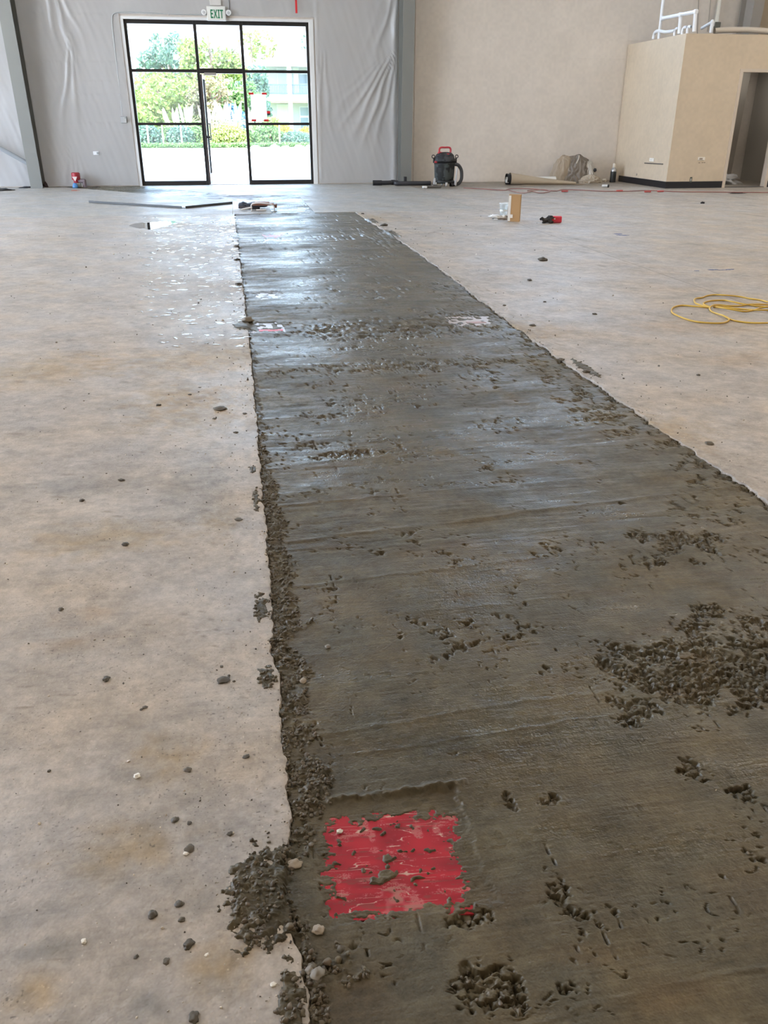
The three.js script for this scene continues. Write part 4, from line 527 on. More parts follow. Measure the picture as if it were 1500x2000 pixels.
// ------------------------------------------------------------------ carton, litter, tools on the slab
{
  const c0 = onFloor(1003, 433), t = thing('cardboard_box', 'tall brown cardboard box standing upright on the slab', 'box', V(c0.x + .02, 0, c0.z - .05), -.42), card = M(.47, .29, .135, .8), w = .155, h = .335, d = .115;
  mesh('carton', rbox(w, h, d, .004, 0, h / 2, 0, 1), card, t); mesh('top_flap', [box(w + .002, .004, d / 2 - .003, 0, h + .002, d / 4), box(w + .002, .004, d / 2 - .003, 0, h + .002, -d / 4)], M(.50, .32, .16, .8), t); mesh('white_tape', [box(.03, h * .96, .003, -w / 2 + .016, h / 2, d / 2 + .001), box(.003, h * .96, .05, -w / 2 - .001, h / 2, .03)], M(.80, .78, .72, .4), t); mesh('torn_label', rbox(.06, .045, .006, .002, -w / 2 + .035, .07, d / 2 + .004, 1), M(.82, .79, .72, .6), t);
  const cp = onFloor(983, 421), cu = thing('plastic_cup', 'clear plastic cup standing in litter left of the cardboard box', 'cup', V(cp.x, .0, cp.z)); mesh('cup_wall', lathe([[.045, .0], [.047, .004], [.062, .16], [.066, .165], [.063, .168], [.058, .162], [.044, .008], [0, .006]], 28), MP(.94, .97, .98, .10, { transmission: .9, thickness: 0 }), cu); mesh('rim', new THREE.TorusGeometry(.064, .004, 8, 30).rotateX(Math.PI / 2).translate(0, .167, 0), M(.85, .88, .88, .25), cu); mesh('white_band', lathe([[.0525, .06], [.0545, .085]], 28), M(.84, .86, .86, .4, { side: THREE.DoubleSide }), cu);
  const lt = (px, py, s, sx, label, mat) => { const p = onFloor(px, py), m = mesh('crumpled_packet', stoneGeo(px, 3, .7).scale(s * sx, s * .55, s), mat); m.position.set(p.x, s * .4, p.z); tag(m, label, 'litter'); };
  lt(975, 429, .055, 1.3, 'grey crumpled packet in front of the plastic cup', M(.55, .52, .47, .7)); lt(990, 428, .06, 1.1, 'grey-white crumpled packet touching the cardboard box', M(.50, .47, .42, .7)); lt(965, 424, .035, 1.8, 'white flat scrap at the left end of the litter', M(.85, .86, .86, .5)); lt(968, 428.5, .03, 1.2, 'small dark scrap beside the white flat scrap', M(.15, .16, .16, .6));
  const gp = onFloor(1069, 436), g = thing('work_glove', 'crumpled black work glove beside the red pouch', 'glove', V(gp.x, .0, gp.z), .1), gm = M(.035, .033, .032, .8); mesh('palm', stoneGeo(51, 3, .5).scale(.085, .045, .05).translate(.02, .04, 0), gm, g); for (let i = 0; i < 3; i++) mesh('finger', tube([V(-.03, .04, .02 - i * .025), V(-.07, .04 + .01 * i, .025 - i * .02), V(-.10, .075 - .012 * i, .03 - i * .018)], .016, 12, 8), gm, g);
  const rp = onFloor(1085, 435.5), r = thing('red_pouch', 'small bright red pouch with a black strap lying beside the black glove', 'pouch', V(rp.x, 0, rp.z), -.1); mesh('pouch_body', [rbox(.15, .085, .07, .016, 0, .045, 0)], M(.62, .035, .06, .45), r); mesh('strap', [rbox(.05, .03, .075, .008, -.075, .08, 0), rbox(.02, .09, .074, .006, -.07, .05, 0)], darkMat, r); mesh('white_dot', new THREE.CylinderGeometry(.010, .010, .003, 12).rotateX(Math.PI / 2).translate(-.025, .055, .036), M(.8, .8, .8, .5), r); mesh('seam', rbox(.10, .02, .073, .006, .01, .012, 0, 1), M(.35, .02, .04, .5), r);
  const a0 = onFloor(176, 396), a1 = onFloor(357, 407), a2 = onFloor(452, 398), bar = (p, q, label) => { const d = q.clone().sub(p), tt = thing('steel_angle', label, 'angle bar', p.clone().lerp(q, .5), -Math.atan2(d.z, d.x)); mesh('flat_leg', box(d.length(), .006, .05, 0, .004, 0), M(.07, .075, .07, .5), tt); mesh('upright_leg', box(d.length(), .034, .006, 0, .018, .022), M(.06, .062, .06, .5), tt); };
  bar(a0, a1, 'longer dark steel angle lying on the slab, its right end meeting a shorter one'); bar(a1.clone().add(V(.03, 0, .02)), a2, 'shorter dark steel angle lying on the slab up to the wet strip');
  const b0 = onFloor(489, 407.5), bo = thing('knee_pad', 'dark navy knee pad lying where the branch trench begins', 'knee pad', V(b0.x + .02, 0, b0.z), .05), nm = M(.035, .04, .055, .6); mesh('shell', stoneGeo(61, 4, .25).scale(.17, .055, .09).translate(.05, .05, 0), nm, bo); mesh('strap_end', stoneGeo(63, 3, .2).scale(.07, .06, .06).translate(-.13, .055, 0), nm, bo); mesh('strap', tube([V(-.2, .03, .04), V(-.05, .02, .08), V(.12, .02, .08)], .02, 20, 8), M(.05, .04, .045, .7), bo);
  const k0 = onFloor(514, 410.5), kb = thing('knee_board', 'red-brown kneeling board with white metal edges at the corner of the branch trench', 'kneeling board', V(k0.x, 0, k0.z - .05), -.05); mesh('board', rbox(.33, .03, .24, .012, 0, .085, 0), M(.30, .135, .09, .5), kb); mesh('pad', rbox(.22, .02, .15, .01, -.01, .106, 0), M(.36, .22, .18, .6), kb); mesh('metal_edge', [tube([V(-.17, .0, .13), V(-.16, .09, .12), V(.16, .07, .13), V(.17, .0, .13)], .010, 40, 8), rod(V(-.32, .02, .14), V(-.16, .05, .13), .012, 8), rod(V(-.10, .015, .17), V(.05, .012, .17), .012, 8)], M(.75, .72, .70, .3), kb); mesh('side_flap', rbox(.06, .05, .22, .012, .185, .06, 0), M(.24, .12, .09, .55), kb);
  // puddle: a shallow sheet of water with a ragged outline
  const out = [[252, 441], [262, 437], [280, 435.5], [300, 434.5], [322, 432.5], [340, 432], [343, 435], [332, 440], [318, 443], [304, 447], [292, 449], [280, 446], [266, 445]].map(([x, y]) => onFloor(x, y)), sh = new THREE.Shape(new THREE.SplineCurve([...out, out[0]].map((p) => new THREE.Vector2(p.x, -p.z))).getPoints(60));
  const pw = mesh('puddle', new THREE.ExtrudeGeometry(sh, { depth: .0018, bevelEnabled: false }).rotateX(-Math.PI / 2).translate(0, .0006, 0), MP(.06, .06, .055, .02, { ior: 1.4, clearcoat: 1, clearcoatRoughness: .01 })); tag(pw, 'small bright puddle of water on the slab left of the strip', 'puddle');
}
{ // fire riser stub by the wall, scraps of film and tape at the left
  const p = onFloor(160, 362.5), t = thing('riser_valve', 'red painted pipe valve with a white tag standing by the far wall', 'valve', V(p.x, 0, ZW + .28)), red = M(.36, .025, .035, .4); mesh('stem', lathe([[0, 0], [.075, 0], [.075, .02], [.055, .03], [.055, .14], [.085, .15], [.085, .27], [.07, .285], [0, .285]], 20), red, t); mesh('tag', new THREE.ExtrudeGeometry(new THREE.Shape([[-.05, .22], [.05, .22], [0, .13]].map((q) => new THREE.Vector2(...q))), { depth: .004, bevelEnabled: false }).translate(-.01, -.01, .087), M(.75, .66, .6, .6), t); mesh('side_branch', [rod(V(.03, .13, 0), V(.17, .12, .02), .042, 14), rod(V(.155, .0, .02), V(.155, .15, .02), .038, 14)], M(.20, .15, .16, .5), t); mesh('grey_base', rbox(.10, .09, .09, .02, .04, .045, .05), M(.26, .26, .23, .6), t);
  const q = onFloor(155, 364), b = mesh('blue_cap', lathe([[0, 0], [.055, 0], [.055, .03], [.035, .085], [0, .10]], 18), M(.06, .20, .42, .45)); b.position.set(q.x, 0, ZW + .42); tag(b, 'small blue cap on the floor beside the red valve', 'cap');
  const scrap = (px, py, w, d, h, label, mat, cat) => { const c = onFloor(px, py), m = mesh('floor_scrap', stoneGeo(px * .3, 3, .5).scale(w, h, d), mat); m.position.set(c.x, h * .35, c.z); tag(m, label, cat); };
  scrap(2, 372, .22, .10, .03, 'black crumpled film at the left edge of the picture', darkMat, 'scrap'); scrap(52, 367, .13, .07, .028, 'small black film scrap against the foot of the left column', darkMat, 'scrap'); scrap(146, 372.5, .07, .03, .008, 'flat orange-red scrap on the slab near the red valve', M(.50, .12, .06, .6), 'scrap'); scrap(90, 366, .035, .035, .09, 'dark clump at the right foot of the left column', M(.05, .03, .03, .8), 'scrap');
  scrap(1440, 378, .16, .04, .012, 'flat black strip on the floor before the doorway', darkMat, 'scrap'); scrap(1372, 397.5, .035, .025, .025, 'tiny dark bit far out on the right slab', darkMat, 'scrap'); 
  const chalk = M(.12, .15, .27, .9), ch = (px, py, w, d, turn) => { const c = onFloor(px, py), g = new THREE.Shape(); const n = 26; for (let i = 0; i < n; i++) { const a = i / n * Math.PI * 2, r = 1 + .5 * simp(Math.cos(a) * 1.7 + px, Math.sin(a) * 1.7), X = Math.cos(a) * w * r, Y = Math.sin(a) * d * r; i ? g.lineTo(X, Y) : g.moveTo(X, Y); } const m = mesh('paint_mark', new THREE.ExtrudeGeometry(g, { depth: .0012, bevelEnabled: false }).rotateX(-Math.PI / 2), chalk, floor); m.position.set(c.x, .0004, c.z); m.rotation.y = turn; };
  ch(1207, 457, .05, .035, .2); ch(1217, 459.5, .06, .03, -.1); ch(1393, 527, .045, .02, .1); ch(1410, 527.5, .05, .012, 0); ch(1426, 526.5, .04, .018, .2); ch(1361, 529, .02, .012, 0);
}
// ------------------------------------------------------------------ clods of concrete dropped on the slab
{
  const G = 'concrete clods dropped on the slab', mats = [mudStoneDark, M(.10, .085, .062, .6), paleStone, whiteChip, greyStone];
  const clod = (px, py, s, label, k = 0, flat = .55, halo = 0) => { const c = onFloor(px, py), m = mesh('concrete_clod', LUMPS[(px + py) % 4], mats[k]); m.position.set(c.x, s * flat * .35, c.z); m.scale.set(s, s * flat, s * .85); m.rotation.y = px * .7; tag(m, label, k === 3 ? 'chip' : 'clod', G); };
  clod(436, 1329, .0150, 'largest round dark clod left of the strip, halfway up the near slab', 0, .3); clod(447, 1320, .004, 'tiny dark crumb touching the largest round clod', 0); clod(457, 1331, .004, 'tiny dark crumb right of the largest round clod', 1); clod(433, 1302, .005, 'small dark crumb above the largest round clod', 1, .3);
  clod(208, 1327, .0095, 'dark lone clod left of the largest round clod', 0, .5); clod(245, 1064, .012, 'dark clod on the left slab beside an ochre streak', 0, .5); clod(430, 799, .030, 'flat wide dark clod on the ochre stained left slab', 1, .3); clod(310, 792, .012, 'small dark crumb left of the flat wide clod', 0); clod(160, 978, .010, 'small dark crumb far left on the near slab', 0); clod(119, 1191, .008, 'small brown crumb near the left picture edge', 1); clod(237, 938, .012, 'dark crumb above the ochre streak on the left slab', 0, .4); clod(466, 1015, .013, 'flat dark smear of concrete close to the strip edge', 1, .2);
  clod(283, 1382, .006, 'cluster crumb above the pale chip on the near left slab', 1, .4); clod(276, 1386, .004, 'lesser of two crumbs above the pale chip', 0); clod(367, 1504, .008, 'round brown clod right of the pale chip', 1, .35); clod(268, 1517, .0075, 'pale stone chip lying on the near left slab', 3, .6); clod(481, 1478, .007, 'dark crumb close to the strip edge on the near slab', 0, .4); clod(342, 1602, .0075, 'oblong dark clod left of the chipped hollow', 0, .5); clod(370, 1608, .005, 'dark crumb right of the oblong clod', 0, .4); clod(449, 1629, .006, 'round dark crumb next to the big spill of concrete', 0, .4); clod(370, 1658, .0095, 'brown clod with a pale chip in the middle of the near slab', 1, .35); clod(363, 1668, .005, 'pale chip touching the brown clod', 3);
  clod(350, 1766, .0075, 'upper dark clod of the pair near the foreground', 0, .4); clod(298, 1788, .0085, 'lower left dark clod of the pair near the foreground', 0, .6); clod(355, 1797, .0055, 'dark crumb between the foreground clods', 1); clod(369, 1846, .009, 'tall dark clod in the foreground of the left slab', 0, .6); clod(266, 1869, .004, 'small dark pellet left of the tall foreground clod', 0); clod(325, 1878, .006, 'flat brown crumb below the tall foreground clod', 1, .3); clod(379, 1988, .009, 'dark clod at the bottom edge of the picture', 0, .5); clod(164, 1839, .005, 'white chip on the near left slab below the grey scuff', 3); clod(404, 1866, .004, 'white chip right of the tall foreground clod', 3); clod(534, 1924, .005, 'white chip next to the strip in the foreground', 3); clod(96, 1506, .004, 'brown crumb by the dark streak at the left edge', 1);
  clod(1060, 509, .045, 'lone dark clod on the far right slab beyond the strip', 0, .6); clod(1034, 548, .022, 'small dark crumb below the lone far clod', 0); clod(1161, 614, .016, 'small dark crumb on the right slab left of the yellow cord', 0); clod(1040, 636, .022, 'dark oblong crumb by the right strip edge', 0, .4); clod(985, 597, .014, 'reddish crumb just off the right strip edge', 1); clod(1064, 590, .012, 'tiny dark crumb mid right slab', 0); clod(1145, 727, .022, 'dark lump at the right strip edge beside a pale chip', 1); clod(1385, 867, .018, 'flat dark clod by the right strip edge in the middle distance', 1, .4); clod(1364, 733, .010, 'tiny crumb on the right slab near the picture edge', 1); clod(750, 441, .05, 'largest dark lump on the slab at the far right strip corner', 0, .5); clod(727, 430, .03, 'small lump beside the far right strip corner', 1); clod(762, 454, .035, 'brown lump below the largest far lump', 1, .4); clod(708, 418, .025, 'tiny lump at the very far corner of the wide strip', 0); clod(1096, 703, .02, 'brown crumb lying against the right strip edge', 1, .4); clod(466, 556, .03, 'rounded lump on the left strip edge between two box covers', 0, .5); clod(462, 482, .03, 'rounded lump on the far left strip edge', 1, .5); clod(484, 628, .04, 'pale rounded lump beside the red streaked box cover', 4, .7); clod(463, 508, .03, 'lower rounded lump on the far left strip edge', 0, .5);
  clod(371, 771, .010, 'small brown crumb above the flat wide clod', 1, .4); clod(419, 818, .010, 'brown crumb just below the flat wide clod', 1, .4); clod(461, 845, .012, 'flat brown crumb right of and below the flat wide clod', 1, .3); clod(478, 808, .011, 'brown crumb between the flat wide clod and the strip edge', 1, .3); clod(390, 757, .008, 'thin brown crumb at the top of the ochre stain', 1, .3);
  { // wet slurry spattered over the slab along the far left edge of the strip
    const n = 760, g = new THREE.SphereGeometry(1, 14, 6, 0, Math.PI * 2, 0, Math.PI / 2), gp = g.attributes.position; for (let i = 0; i < gp.count; i++) { const k = 1 + .35 * simp(gp.getX(i) * 1.6, gp.getZ(i) * 1.6); gp.setX(i, gp.getX(i) * k); gp.setZ(i, gp.getZ(i) * k); } g.computeVertexNormals();
    const im = new THREE.InstancedMesh(g, MP(.30, .28, .24, .22, { ior: 1.36, clearcoat: .7, clearcoatRoughness: .1 }), n), m = new THREE.Matrix4();
    for (let i = 0; i < n; i++) { const z = -rr(4.9, 12.6), d = Math.pow(rnd(), 1.5) * (.25 + .085 * -z), s = rr(.005, .020) * (rnd() < .08 ? 1.6 : 1) * (.5 - z * .06); m.compose(V(edgeL(z) - .01 - d, .0002, z), new THREE.Quaternion().setFromEuler(new THREE.Euler(0, rr(-1.2, 1.2), 0)), V(s * rr(1, 2.4), rr(.0010, .0028), s * rr(.5, 1.2))); im.setMatrixAt(i, m); }
    im.name = 'slurry_spatter'; im.userData.kind = 'stuff'; im.userData.label = 'glinting wet slurry spattered on the slab beside the far strip'; im.castShadow = im.receiveShadow = true; scene.add(im);
  }
  // grit that nobody could count
  const n = 1500, im = new THREE.InstancedMesh(STONES[0], M(1, 1, 1, .6), n), m = new THREE.Matrix4(), col = new THREE.Color();
  for (let i = 0; i < n; i++) {
    const side = rnd() < .55, far = rnd(), z = -Math.exp(rr(Math.log(.7), Math.log(12))), d = Math.pow(rnd(), 2.6) * (side ? .6 + .2 * -z : .5 + .16 * -z), x = side ? edgeL(z) - .004 - d : edgeR(z) + .006 + d, dd = Math.hypot(1.2, z), dark = rnd() < (dd > 3 ? .55 : .3), s = rr(.0007, .0018) * Math.pow(dd / 1.4, .62) * (rnd() < .06 ? 1.7 : 1);
    m.compose(V(x, s * .3, z), new THREE.Quaternion().setFromEuler(new THREE.Euler(rr(0, 6), rr(0, 6), rr(0, 6))), V(s * rr(.8, 1.5), s * rr(.5, .9), s * rr(.8, 1.4))); im.setMatrixAt(i, m); const t = dark ? rr(.06, .16) : rr(.42, .75); im.setColorAt(i, col.setRGB(t, t * .92, t * .8));
  }
  im.name = 'grit'; im.userData.kind = 'stuff'; im.userData.label = 'fine grit and chips strewn over the slab'; im.castShadow = im.receiveShadow = true; scene.add(im);
}
// ------------------------------------------------------------------ unseen ceiling lamps, out of view, placed to brighten the floor and walls
UNSEEN_LAMPS.forEach(([x, z, power, color, label]) => {
  const t = thing('unseen_ceiling_light', label, 'ceiling light', V(x, 6.2, z), 0, 'unseen hall ceiling lights'); mesh('housing', rbox(.5, .10, 1.3, .02, 0, .07, 0), M(.7, .7, .7, .5), t); mesh('diffuser', box(.44, .012, 1.22, 0, .014, 0), M(.8, .8, .8, .5, { emissive: color, emissiveIntensity: 3 }), t); for (const s of [-1, 1]) mesh('hanger', rod(V(0, .12, s * .45), V(0, HT - 6.2, s * .45), .006, 6), conduitMat, t);
  const l = new THREE.RectAreaLight(color, power * 12, .44, 1.22); l.name = 'unseen_ceiling_light_glow'; l.position.set(x, 6.2 - .005, z); l.lookAt(x, 0, z); scene.add(l);
});
// ------------------------------------------------------------------ outdoors: forecourt, planting, trees, house
{
  const pave = M(.62, .60, .56, .85), kerb = M(.66, .64, .60, .8), turf = M(.16, .24, .09, .9), soil = M(.20, .16, .10, .9);
  struct('forecourt', mergeGeometries([grid([-90, -40, -12, 0, 12, 40, 90], [ZW - .22, -30, -41.0], () => -.015), grid([-90, -40, XL - .22], [30, 6, ZW - .22], () => -.015)]), pave);
  struct('kerb', rbox(180, .20, .35, .03, 0, .02, -41.1, 1), kerb);
  const lawnY = (z) => .06 + .14 * smooth(-41.2, -43.5, z) + .25 * smooth(-43, -60, z);
  const lx = []; for (let x = -90; x <= 90; x += 3) lx.push(x); struct('lawn', grid(lx, [-41.2, -42, -43, -44, -46, -50, -60, -80, -110, -150], (x, z) => lawnY(z) + .05 * simp(x * .4, z * .4)), turf);
  const leaf = (() => { const s = new THREE.PlaneGeometry(1, .55, 1, 1), b = s.clone().rotateY(1.3).translate(.25, .3, .15), c = s.clone().rotateX(1.2).translate(-.25, .15, -.2); return mergeGeometries([s, b, c]); })();
  const leafMat = (r, g, b) => MP(r, g, b, .9, { transmission: .35, thickness: 0, side: THREE.DoubleSide }), crownOf = (name, n, mat, place, size, parent) => {
    const im = new THREE.InstancedMesh(leaf, mat, n), m = new THREE.Matrix4(), c = new THREE.Color(); for (let i = 0; i < n; i++) { const p = place(i), s = size * rr(.6, 1.4); m.compose(p, new THREE.Quaternion().setFromEuler(new THREE.Euler(rr(0, 6.3), rr(0, 6.3), rr(0, 6.3))), V(s, s, s)); im.setMatrixAt(i, m); const t = rr(.72, 1.25); im.setColorAt(i, c.setRGB(t * rr(.9, 1.1), t, t * rr(.8, 1.1))); }
    im.name = name; im.userData.kind = 'stuff'; im.castShadow = im.receiveShadow = true; parent.add(im); return im; };
  const ball = (r, f = .45) => { const d = V(rr(-1, 1), rr(-1, 1), rr(-1, 1)); while (d.lengthSq() > 1 || d.lengthSq() < .05) d.set(rr(-1, 1), rr(-1, 1), rr(-1, 1)); return d.normalize().multiplyScalar(r * lerp(f, 1, Math.pow(rnd(), .6))); };
  const bark = M(.17, .11, .075, .9);
  function tree(px, top, z, cw, ch, label, mat, n, size, loose = 0) { // px and top as seen through the shop front, crown width and height in metres
    const b = at(px, 240, z), tp = at(px, top, z).y, t = thing('tree', label, 'tree', V(b.x, lawnY(z) - .05, z)), H = tp - lawnY(z), cy = H - ch / 2;
    mesh('trunk', [tube([V(0, 0, 0), V(.08, cy * .5, 0), V(.02, cy, .05), V(-.1, H - .9, 0)], .085, 18, 8), ...[0, 1, 2, 3, 4, 5].map((i) => tube([V(.04, cy * (.55 + .1 * i), 0), V(Math.cos(i * 2.4) * cw * .18, cy * (.7 + .1 * i), Math.sin(i * 2.4) * cw * .18), V(Math.cos(i * 2.4) * cw * .38, Math.min(H - .3, cy * (.8 + .12 * i)), Math.sin(i * 2.4) * cw * .38)], .05, 8, 6))], bark, t);
    const blobs = []; for (let i = 0; i < 16; i++) { const q = ball(1, .3); blobs.push([V(q.x * cw * .38, cy + q.y * ch * .40, q.z * cw * .38), rr(.7, 1.15) * Math.min(cw, ch) * (loose ? .16 : .24)]); }
    crownOf('foliage', n, mat, () => { const [c, r] = blobs[Math.floor(rnd() * blobs.length)]; return c.clone().add(ball(r, .5)); }, size, t);
  }
  const yel = leafMat(.30, .36, .09), mid = leafMat(.16, .27, .08), blu = leafMat(.14, .24, .17), pal = leafMat(.34, .40, .20), brn = leafMat(.28, .24, .12);
  tree(318, 138, -52, 5.6, 3.9, 'broad yellow-green tree behind the left panes of the shop front', yel, 2600, .17); tree(280, 150, -60, 4.5, 4.6, 'pale green tree at the left end behind the left panes', pal, 1700, .2); tree(372, 150, -58, 3.4, 4.0, 'dense green tree just left of the open door', mid, 1900, .19);
  tree(342, 55, -84, 7, 6.2, 'tall sparse tree standing pale behind the upper left pane', blu, 1300, .24, 1); tree(422, 40, -70, 6.4, 6.4, 'tall yellow-green tree behind the upper middle pane', yel, 2600, .23, 1); tree(442, 128, -56, 4.4, 4.2, 'green tree with reddish brown trunk seen through the open door', mid, 2000, .18); tree(415, 132, -50, 2.6, 3.2, 'brown-leaved tree seen through the left half of the open door', brn, 1100, .15);
  tree(500, 45, -98, 9, 8, 'tall open tree behind the upper right pane, left of the house gable', yel, 1300, .25, 1); tree(489, 112, -66, 3.4, 6.0, 'blue-green tree between the open door and the house', blu, 2100, .2); tree(612, 70, -98, 6, 7.4, 'blue-green tree standing at the right of the house gable', blu, 1500, .23);
  function bush(px, top, z, w, label, mat, n, size, name = 'bush') { const b = at(px, 240, z), hgt = at(px, top, z).y - lawnY(z), t = thing(name, label, 'bush', V(b.x, lawnY(z) - .02, z)); mesh('stem', [0, 1, 2, 3, 4].map((i) => tube([V(0, 0, 0), V(Math.cos(i * 1.3) * w * .12, hgt * .4, Math.sin(i * 1.3) * w * .12), V(Math.cos(i * 1.3) * w * .3, hgt * .8, Math.sin(i * 1.3) * w * .3)], .015, 6, 5)), bark, t); crownOf('foliage', n, mat, () => { const q = ball(1, .6); q.y = Math.abs(q.y); return V(q.x * w * .5, .05 + q.y * hgt * .92, q.z * w * .42); }, size, t); }
  bush(287, 243, -45, 1.7, 'first rounded hedge shrub behind the lower left pane', blu, 900, .11); bush(318, 246, -45.4, 1.7, 'second hedge shrub behind the lower left pane, between two stakes', mid, 900, .11); bush(350, 244, -45, 1.6, 'third hedge shrub behind the lower left pane', blu, 900, .11); bush(383, 246, -45.3, 1.5, 'hedge shrub nearest the door mullion behind the lower left pane', mid, 800, .11);
  bush(440, 243, -44.6, 2.5, 'wide yellow-green mound of shrub seen through the open door', yel, 2200, .10); bush(470, 248, -44.8, 1.4, 'small green shrub at the right of the door opening', mid, 700, .1); bush(455, 197, -50, 1.9, 'blue-grey spruce bush seen through the open door', leafMat(.12, .26, .42), 900, .13); bush(524, 243, -45, 1.9, 'green shrub behind the lower right pane near the door', mid, 1000, .11); bush(548, 240, -47, 1.6, 'yellow shrub in the middle behind the lower right pane', leafMat(.55, .45, .06), 900, .11); bush(578, 255, -44.6, 1.8, 'low pointed blue-green shrub behind the lower right pane', blu, 1000, .10); bush(598, 248, -46.5, 1.4, 'yellow shrub at the right end behind the lower right pane', leafMat(.55, .45, .06), 700, .11); bush(532, 225, -48, 1.3, 'yellow-green bush below the house balcony', yel, 600, .12);
  for (const [px, k] of [[312, 0], [425, 1], [512, 2], [590, 3]]) { const c = at(px, 240, -43.2); const n = 1500, t = thing('ground_cover', ['low leafy ground cover left of the door', 'low leafy ground cover in front of the door', 'low leafy ground cover right of the door', 'low leafy ground cover at the right end of the shop front'][k], 'ground cover', V(c.x, lawnY(-43.2), -43.2)); mesh('root_mat', new THREE.SphereGeometry(1, 24, 8, 0, 6.3, 0, 1.5).scale(1.45, .05, .6), turf, t); crownOf('foliage', n, mid, () => V(rr(-1.5, 1.5), rr(0, .13), rr(-.7, .7)), .07, t); }
  // pampas grass: arching blades below, pale plumes above
  function pampas(px, top, z, label, np) { const b = at(px, 240, z), H = at(px, top, z).y - lawnY(z), t = thing('pampas_grass', label, 'grass', V(b.x, lawnY(z), z)), bl = [], pm = M(.80, .74, .58, .8), bm = M(.40, .42, .20, .8); for (let i = 0; i < 60; i++) { const a = rr(0, 6.3), r = rr(.3, .75), h = H * rr(.45, .75); bl.push(tube([V(0, 0, 0), V(Math.cos(a) * r * .35, h * .8, Math.sin(a) * r * .35), V(Math.cos(a) * r, h * rr(.7, 1), Math.sin(a) * r)], .009, 5, 4)); } mesh('blades', bl, bm, t); for (let i = 0; i < np; i++) { const a = rr(0, 6.3), r = rr(.05, .5), h = H * rr(.82, 1.02), e = V(Math.cos(a) * r, h, Math.sin(a) * r); const g = lathe([[0, -.38], [.045, -.3], [.075, -.12], [.06, .1], [.025, .28], [0, .36]], 8), p = g.attributes.position; for (let k = 0; k < p.count; k++) { const s = 1 + .35 * simp3(p.getX(k) * 20 + i, p.getY(k) * 12, p.getZ(k) * 20); p.setXYZ(k, p.getX(k) * s, p.getY(k), p.getZ(k) * s); } g.computeVertexNormals(); const pl = mesh('plume', [g.rotateZ(-Math.cos(a) * .25).translate(e.x, e.y - .3, e.z), rod(V(0, .1, 0), V(e.x, e.y - .5, e.z), .008, 5)], pm, t); } }
  pampas(370, 205, -47.5, 'pale pampas grass behind the left panes next to the door', 9); pampas(340, 212, -49.2, 'lower pampas grass farther left behind the left panes', 7); pampas(412, 205, -47, 'pampas grass at the left of the door opening', 9); pampas(438, 197, -48.8, 'tallest pampas grass in the middle of the door opening', 10); pampas(462, 203, -47, 'pampas grass at the right of the door opening', 9); pampas(496, 212, -48.8, 'pampas grass behind the paper notice', 7);
  [[291, 0], [320, 1], [356, 2], [547, 3]].forEach(([px, i]) => { const c = at(px, 283, -44.1), h = at(px, 246, -44.1).y; const s = thing('wooden_stake', ['leftmost pale stake before the hedge', 'middle pale stake before the hedge', 'right pale stake before the hedge, left of the door', 'pale stake before the yellow shrub at the right'][i], 'stake', V(c.x, lawnY(-44.1) - .05, -44.1)); mesh('post', rbox(.07, h - .1, .07, .01, 0, (h - .1) / 2, 0, 1), M(.70, .62, .52, .8), s); mesh('point', new THREE.ConeGeometry(.045, .08, 4).rotateY(.78).translate(0, h - .06, 0), M(.70, .62, .52, .8), s); });
  [[498, .22], [536, .26], [558, .18], [584, .24], [606, .26]].forEach(([px, s], i) => { const c = at(px, 290, -41.9), m = mesh('boulder', LUMPS[i % 4], M(.62, .60, .56, .8)); m.position.set(c.x, .16, -41.9); m.scale.set(s, s * .6, s * .7); tag(m, ['first pale boulder behind the kerb, counting from the door', 'second pale boulder behind the kerb, counting from the door', 'third pale boulder behind the kerb, counting from the door', 'fourth pale boulder behind the kerb, counting from the door', 'last pale boulder behind the kerb at the right jamb'][i], 'boulder'); });
  // house with a roofed balcony
  const zH = -80, Pz = (x, y, z) => at(x, y, z), x0 = Pz(524, 200, zH).x, x1 = x0 + 11, cream = M(.46, .45, .43, .7), white = M(.60, .60, .60, .6), blue = M(.07, .11, .19, .6), glass = M(.20, .25, .28, .15), roof = M(.42, .40, .38, .8), h = thing('house', 'two storey cream house with a roofed balcony behind the planting on the right', 'house', V(0, .25, 0));
  const yE = Pz(560, 137, zH).y, yD = Pz(560, 205, zH).y, yDt = Pz(560, 193, zH).y, yR = Pz(560, 173, zH).y;
  mesh('wall', span(x0, x1, -.2, yE, zH - 8, zH), cream, h);
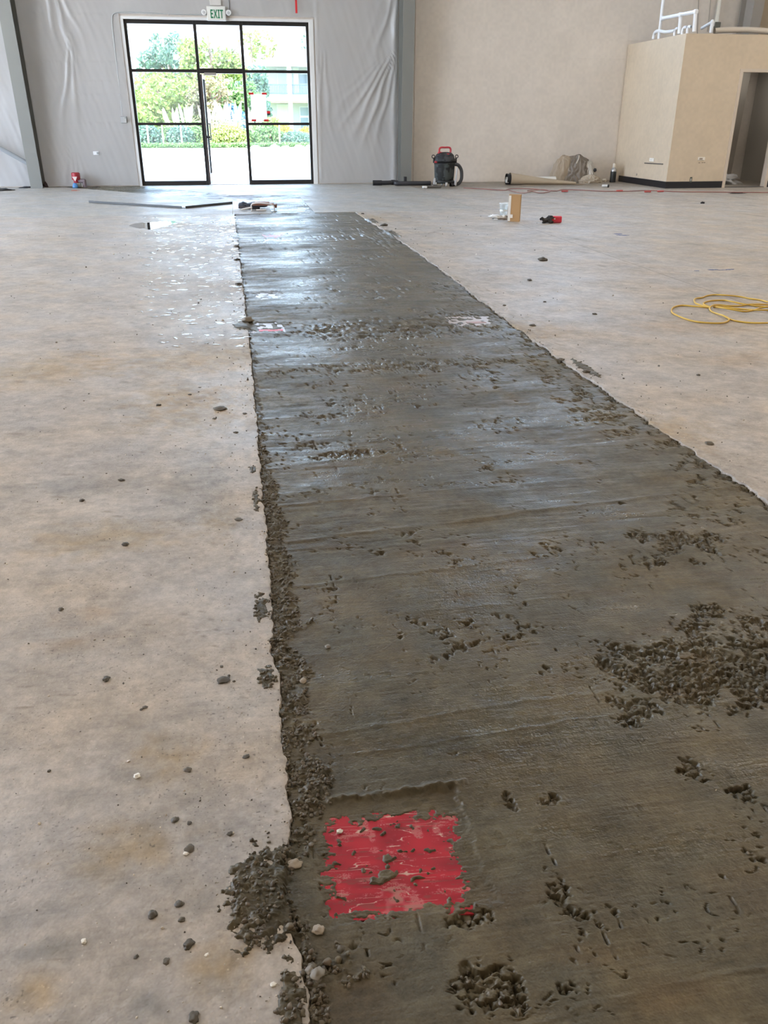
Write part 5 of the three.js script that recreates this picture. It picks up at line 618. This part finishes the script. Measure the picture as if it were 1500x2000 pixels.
  const rs = mesh('roof', new THREE.ExtrudeGeometry(new THREE.Shape([[x0 - 1.2, yE], [x1, yE], [x1, yE + .16], [x0 + 5, yE + 1.6], [x0 - 1.2, yE + .16]].map((p) => new THREE.Vector2(...p))), { depth: 10.6, bevelEnabled: false }).translate(0, 0, zH - 8.3), roof, h);
  const pk = Pz(556, 93, zH), gL = Pz(536, 124, zH), gR = Pz(582, 124, zH); mesh('gable', new THREE.ExtrudeGeometry(new THREE.Shape([[gL.x, gL.y - .3], [gR.x, gR.y - .3], [pk.x, pk.y]].map((p) => new THREE.Vector2(...p))), { depth: 3, bevelEnabled: false }).translate(0, 0, zH - 2), M(.62, .60, .60, .7), h); mesh('fascia', span(x0 - 1.2, x1, yE - .1, yE + .16, zH + 2.25, zH + 2.4), white, h);
  mesh('balcony_deck', span(x0 - .9, x1, yD, yDt, zH, zH + 2.1), white, h); mesh('soffit', span(x0 - .8, x1, yD - .12, yD - .01, zH, zH + 2.0), M(.55, .36, .26, .7), h);
  for (const px of [511, 567, 607]) { const c = Pz(px, 200, zH + 2); mesh('column', span(c.x - .17, c.x + .17, -.2, yE, zH + 1.82, zH + 2.16), white, h); }
  const rail = mesh('railing', [span(x0 - .9, x1, yR - .07, yR, zH + 2.0, zH + 2.08), span(x0 - .9, x1, yDt + .08, yDt + .14, zH + 2.0, zH + 2.08)], blue, h); for (let x = x0 - .8, i = 0; x < x0 + 4.6; x += .14, i++) mesh('baluster', span(x, x + .05, yDt + .1, yR - .05, zH + 2.02, zH + 2.06), blue, h);
  const win = (pa, pb, ya, yb, m = glass) => { const a = Pz(pa, yb, zH), b = Pz(pb, ya, zH), w = mesh('window', span(a.x - .08, b.x + .08, a.y - .08, b.y + .08, zH, zH + .05), white, h); mesh('pane', span(a.x, b.x, a.y, b.y, zH + .04, zH + .07), m, w); }; win(545, 558, 142, 196, M(.45, .46, .48, .4)); win(586, 601, 152, 170); win(587, 602, 216, 232); win(588, 602, 236, 258); win(545, 562, 212, 262, M(.62, .58, .50, .6)); win(576, 582, 140, 190, M(.66, .62, .52, .6));
  const sv = struct('eave', span(-6, 6, SF.y1 + .02, SF.y1 + .25, ZW - 1.95, ZW - .24), M(.55, .36, .24, .8));
}
renderer.render(scene, camera);
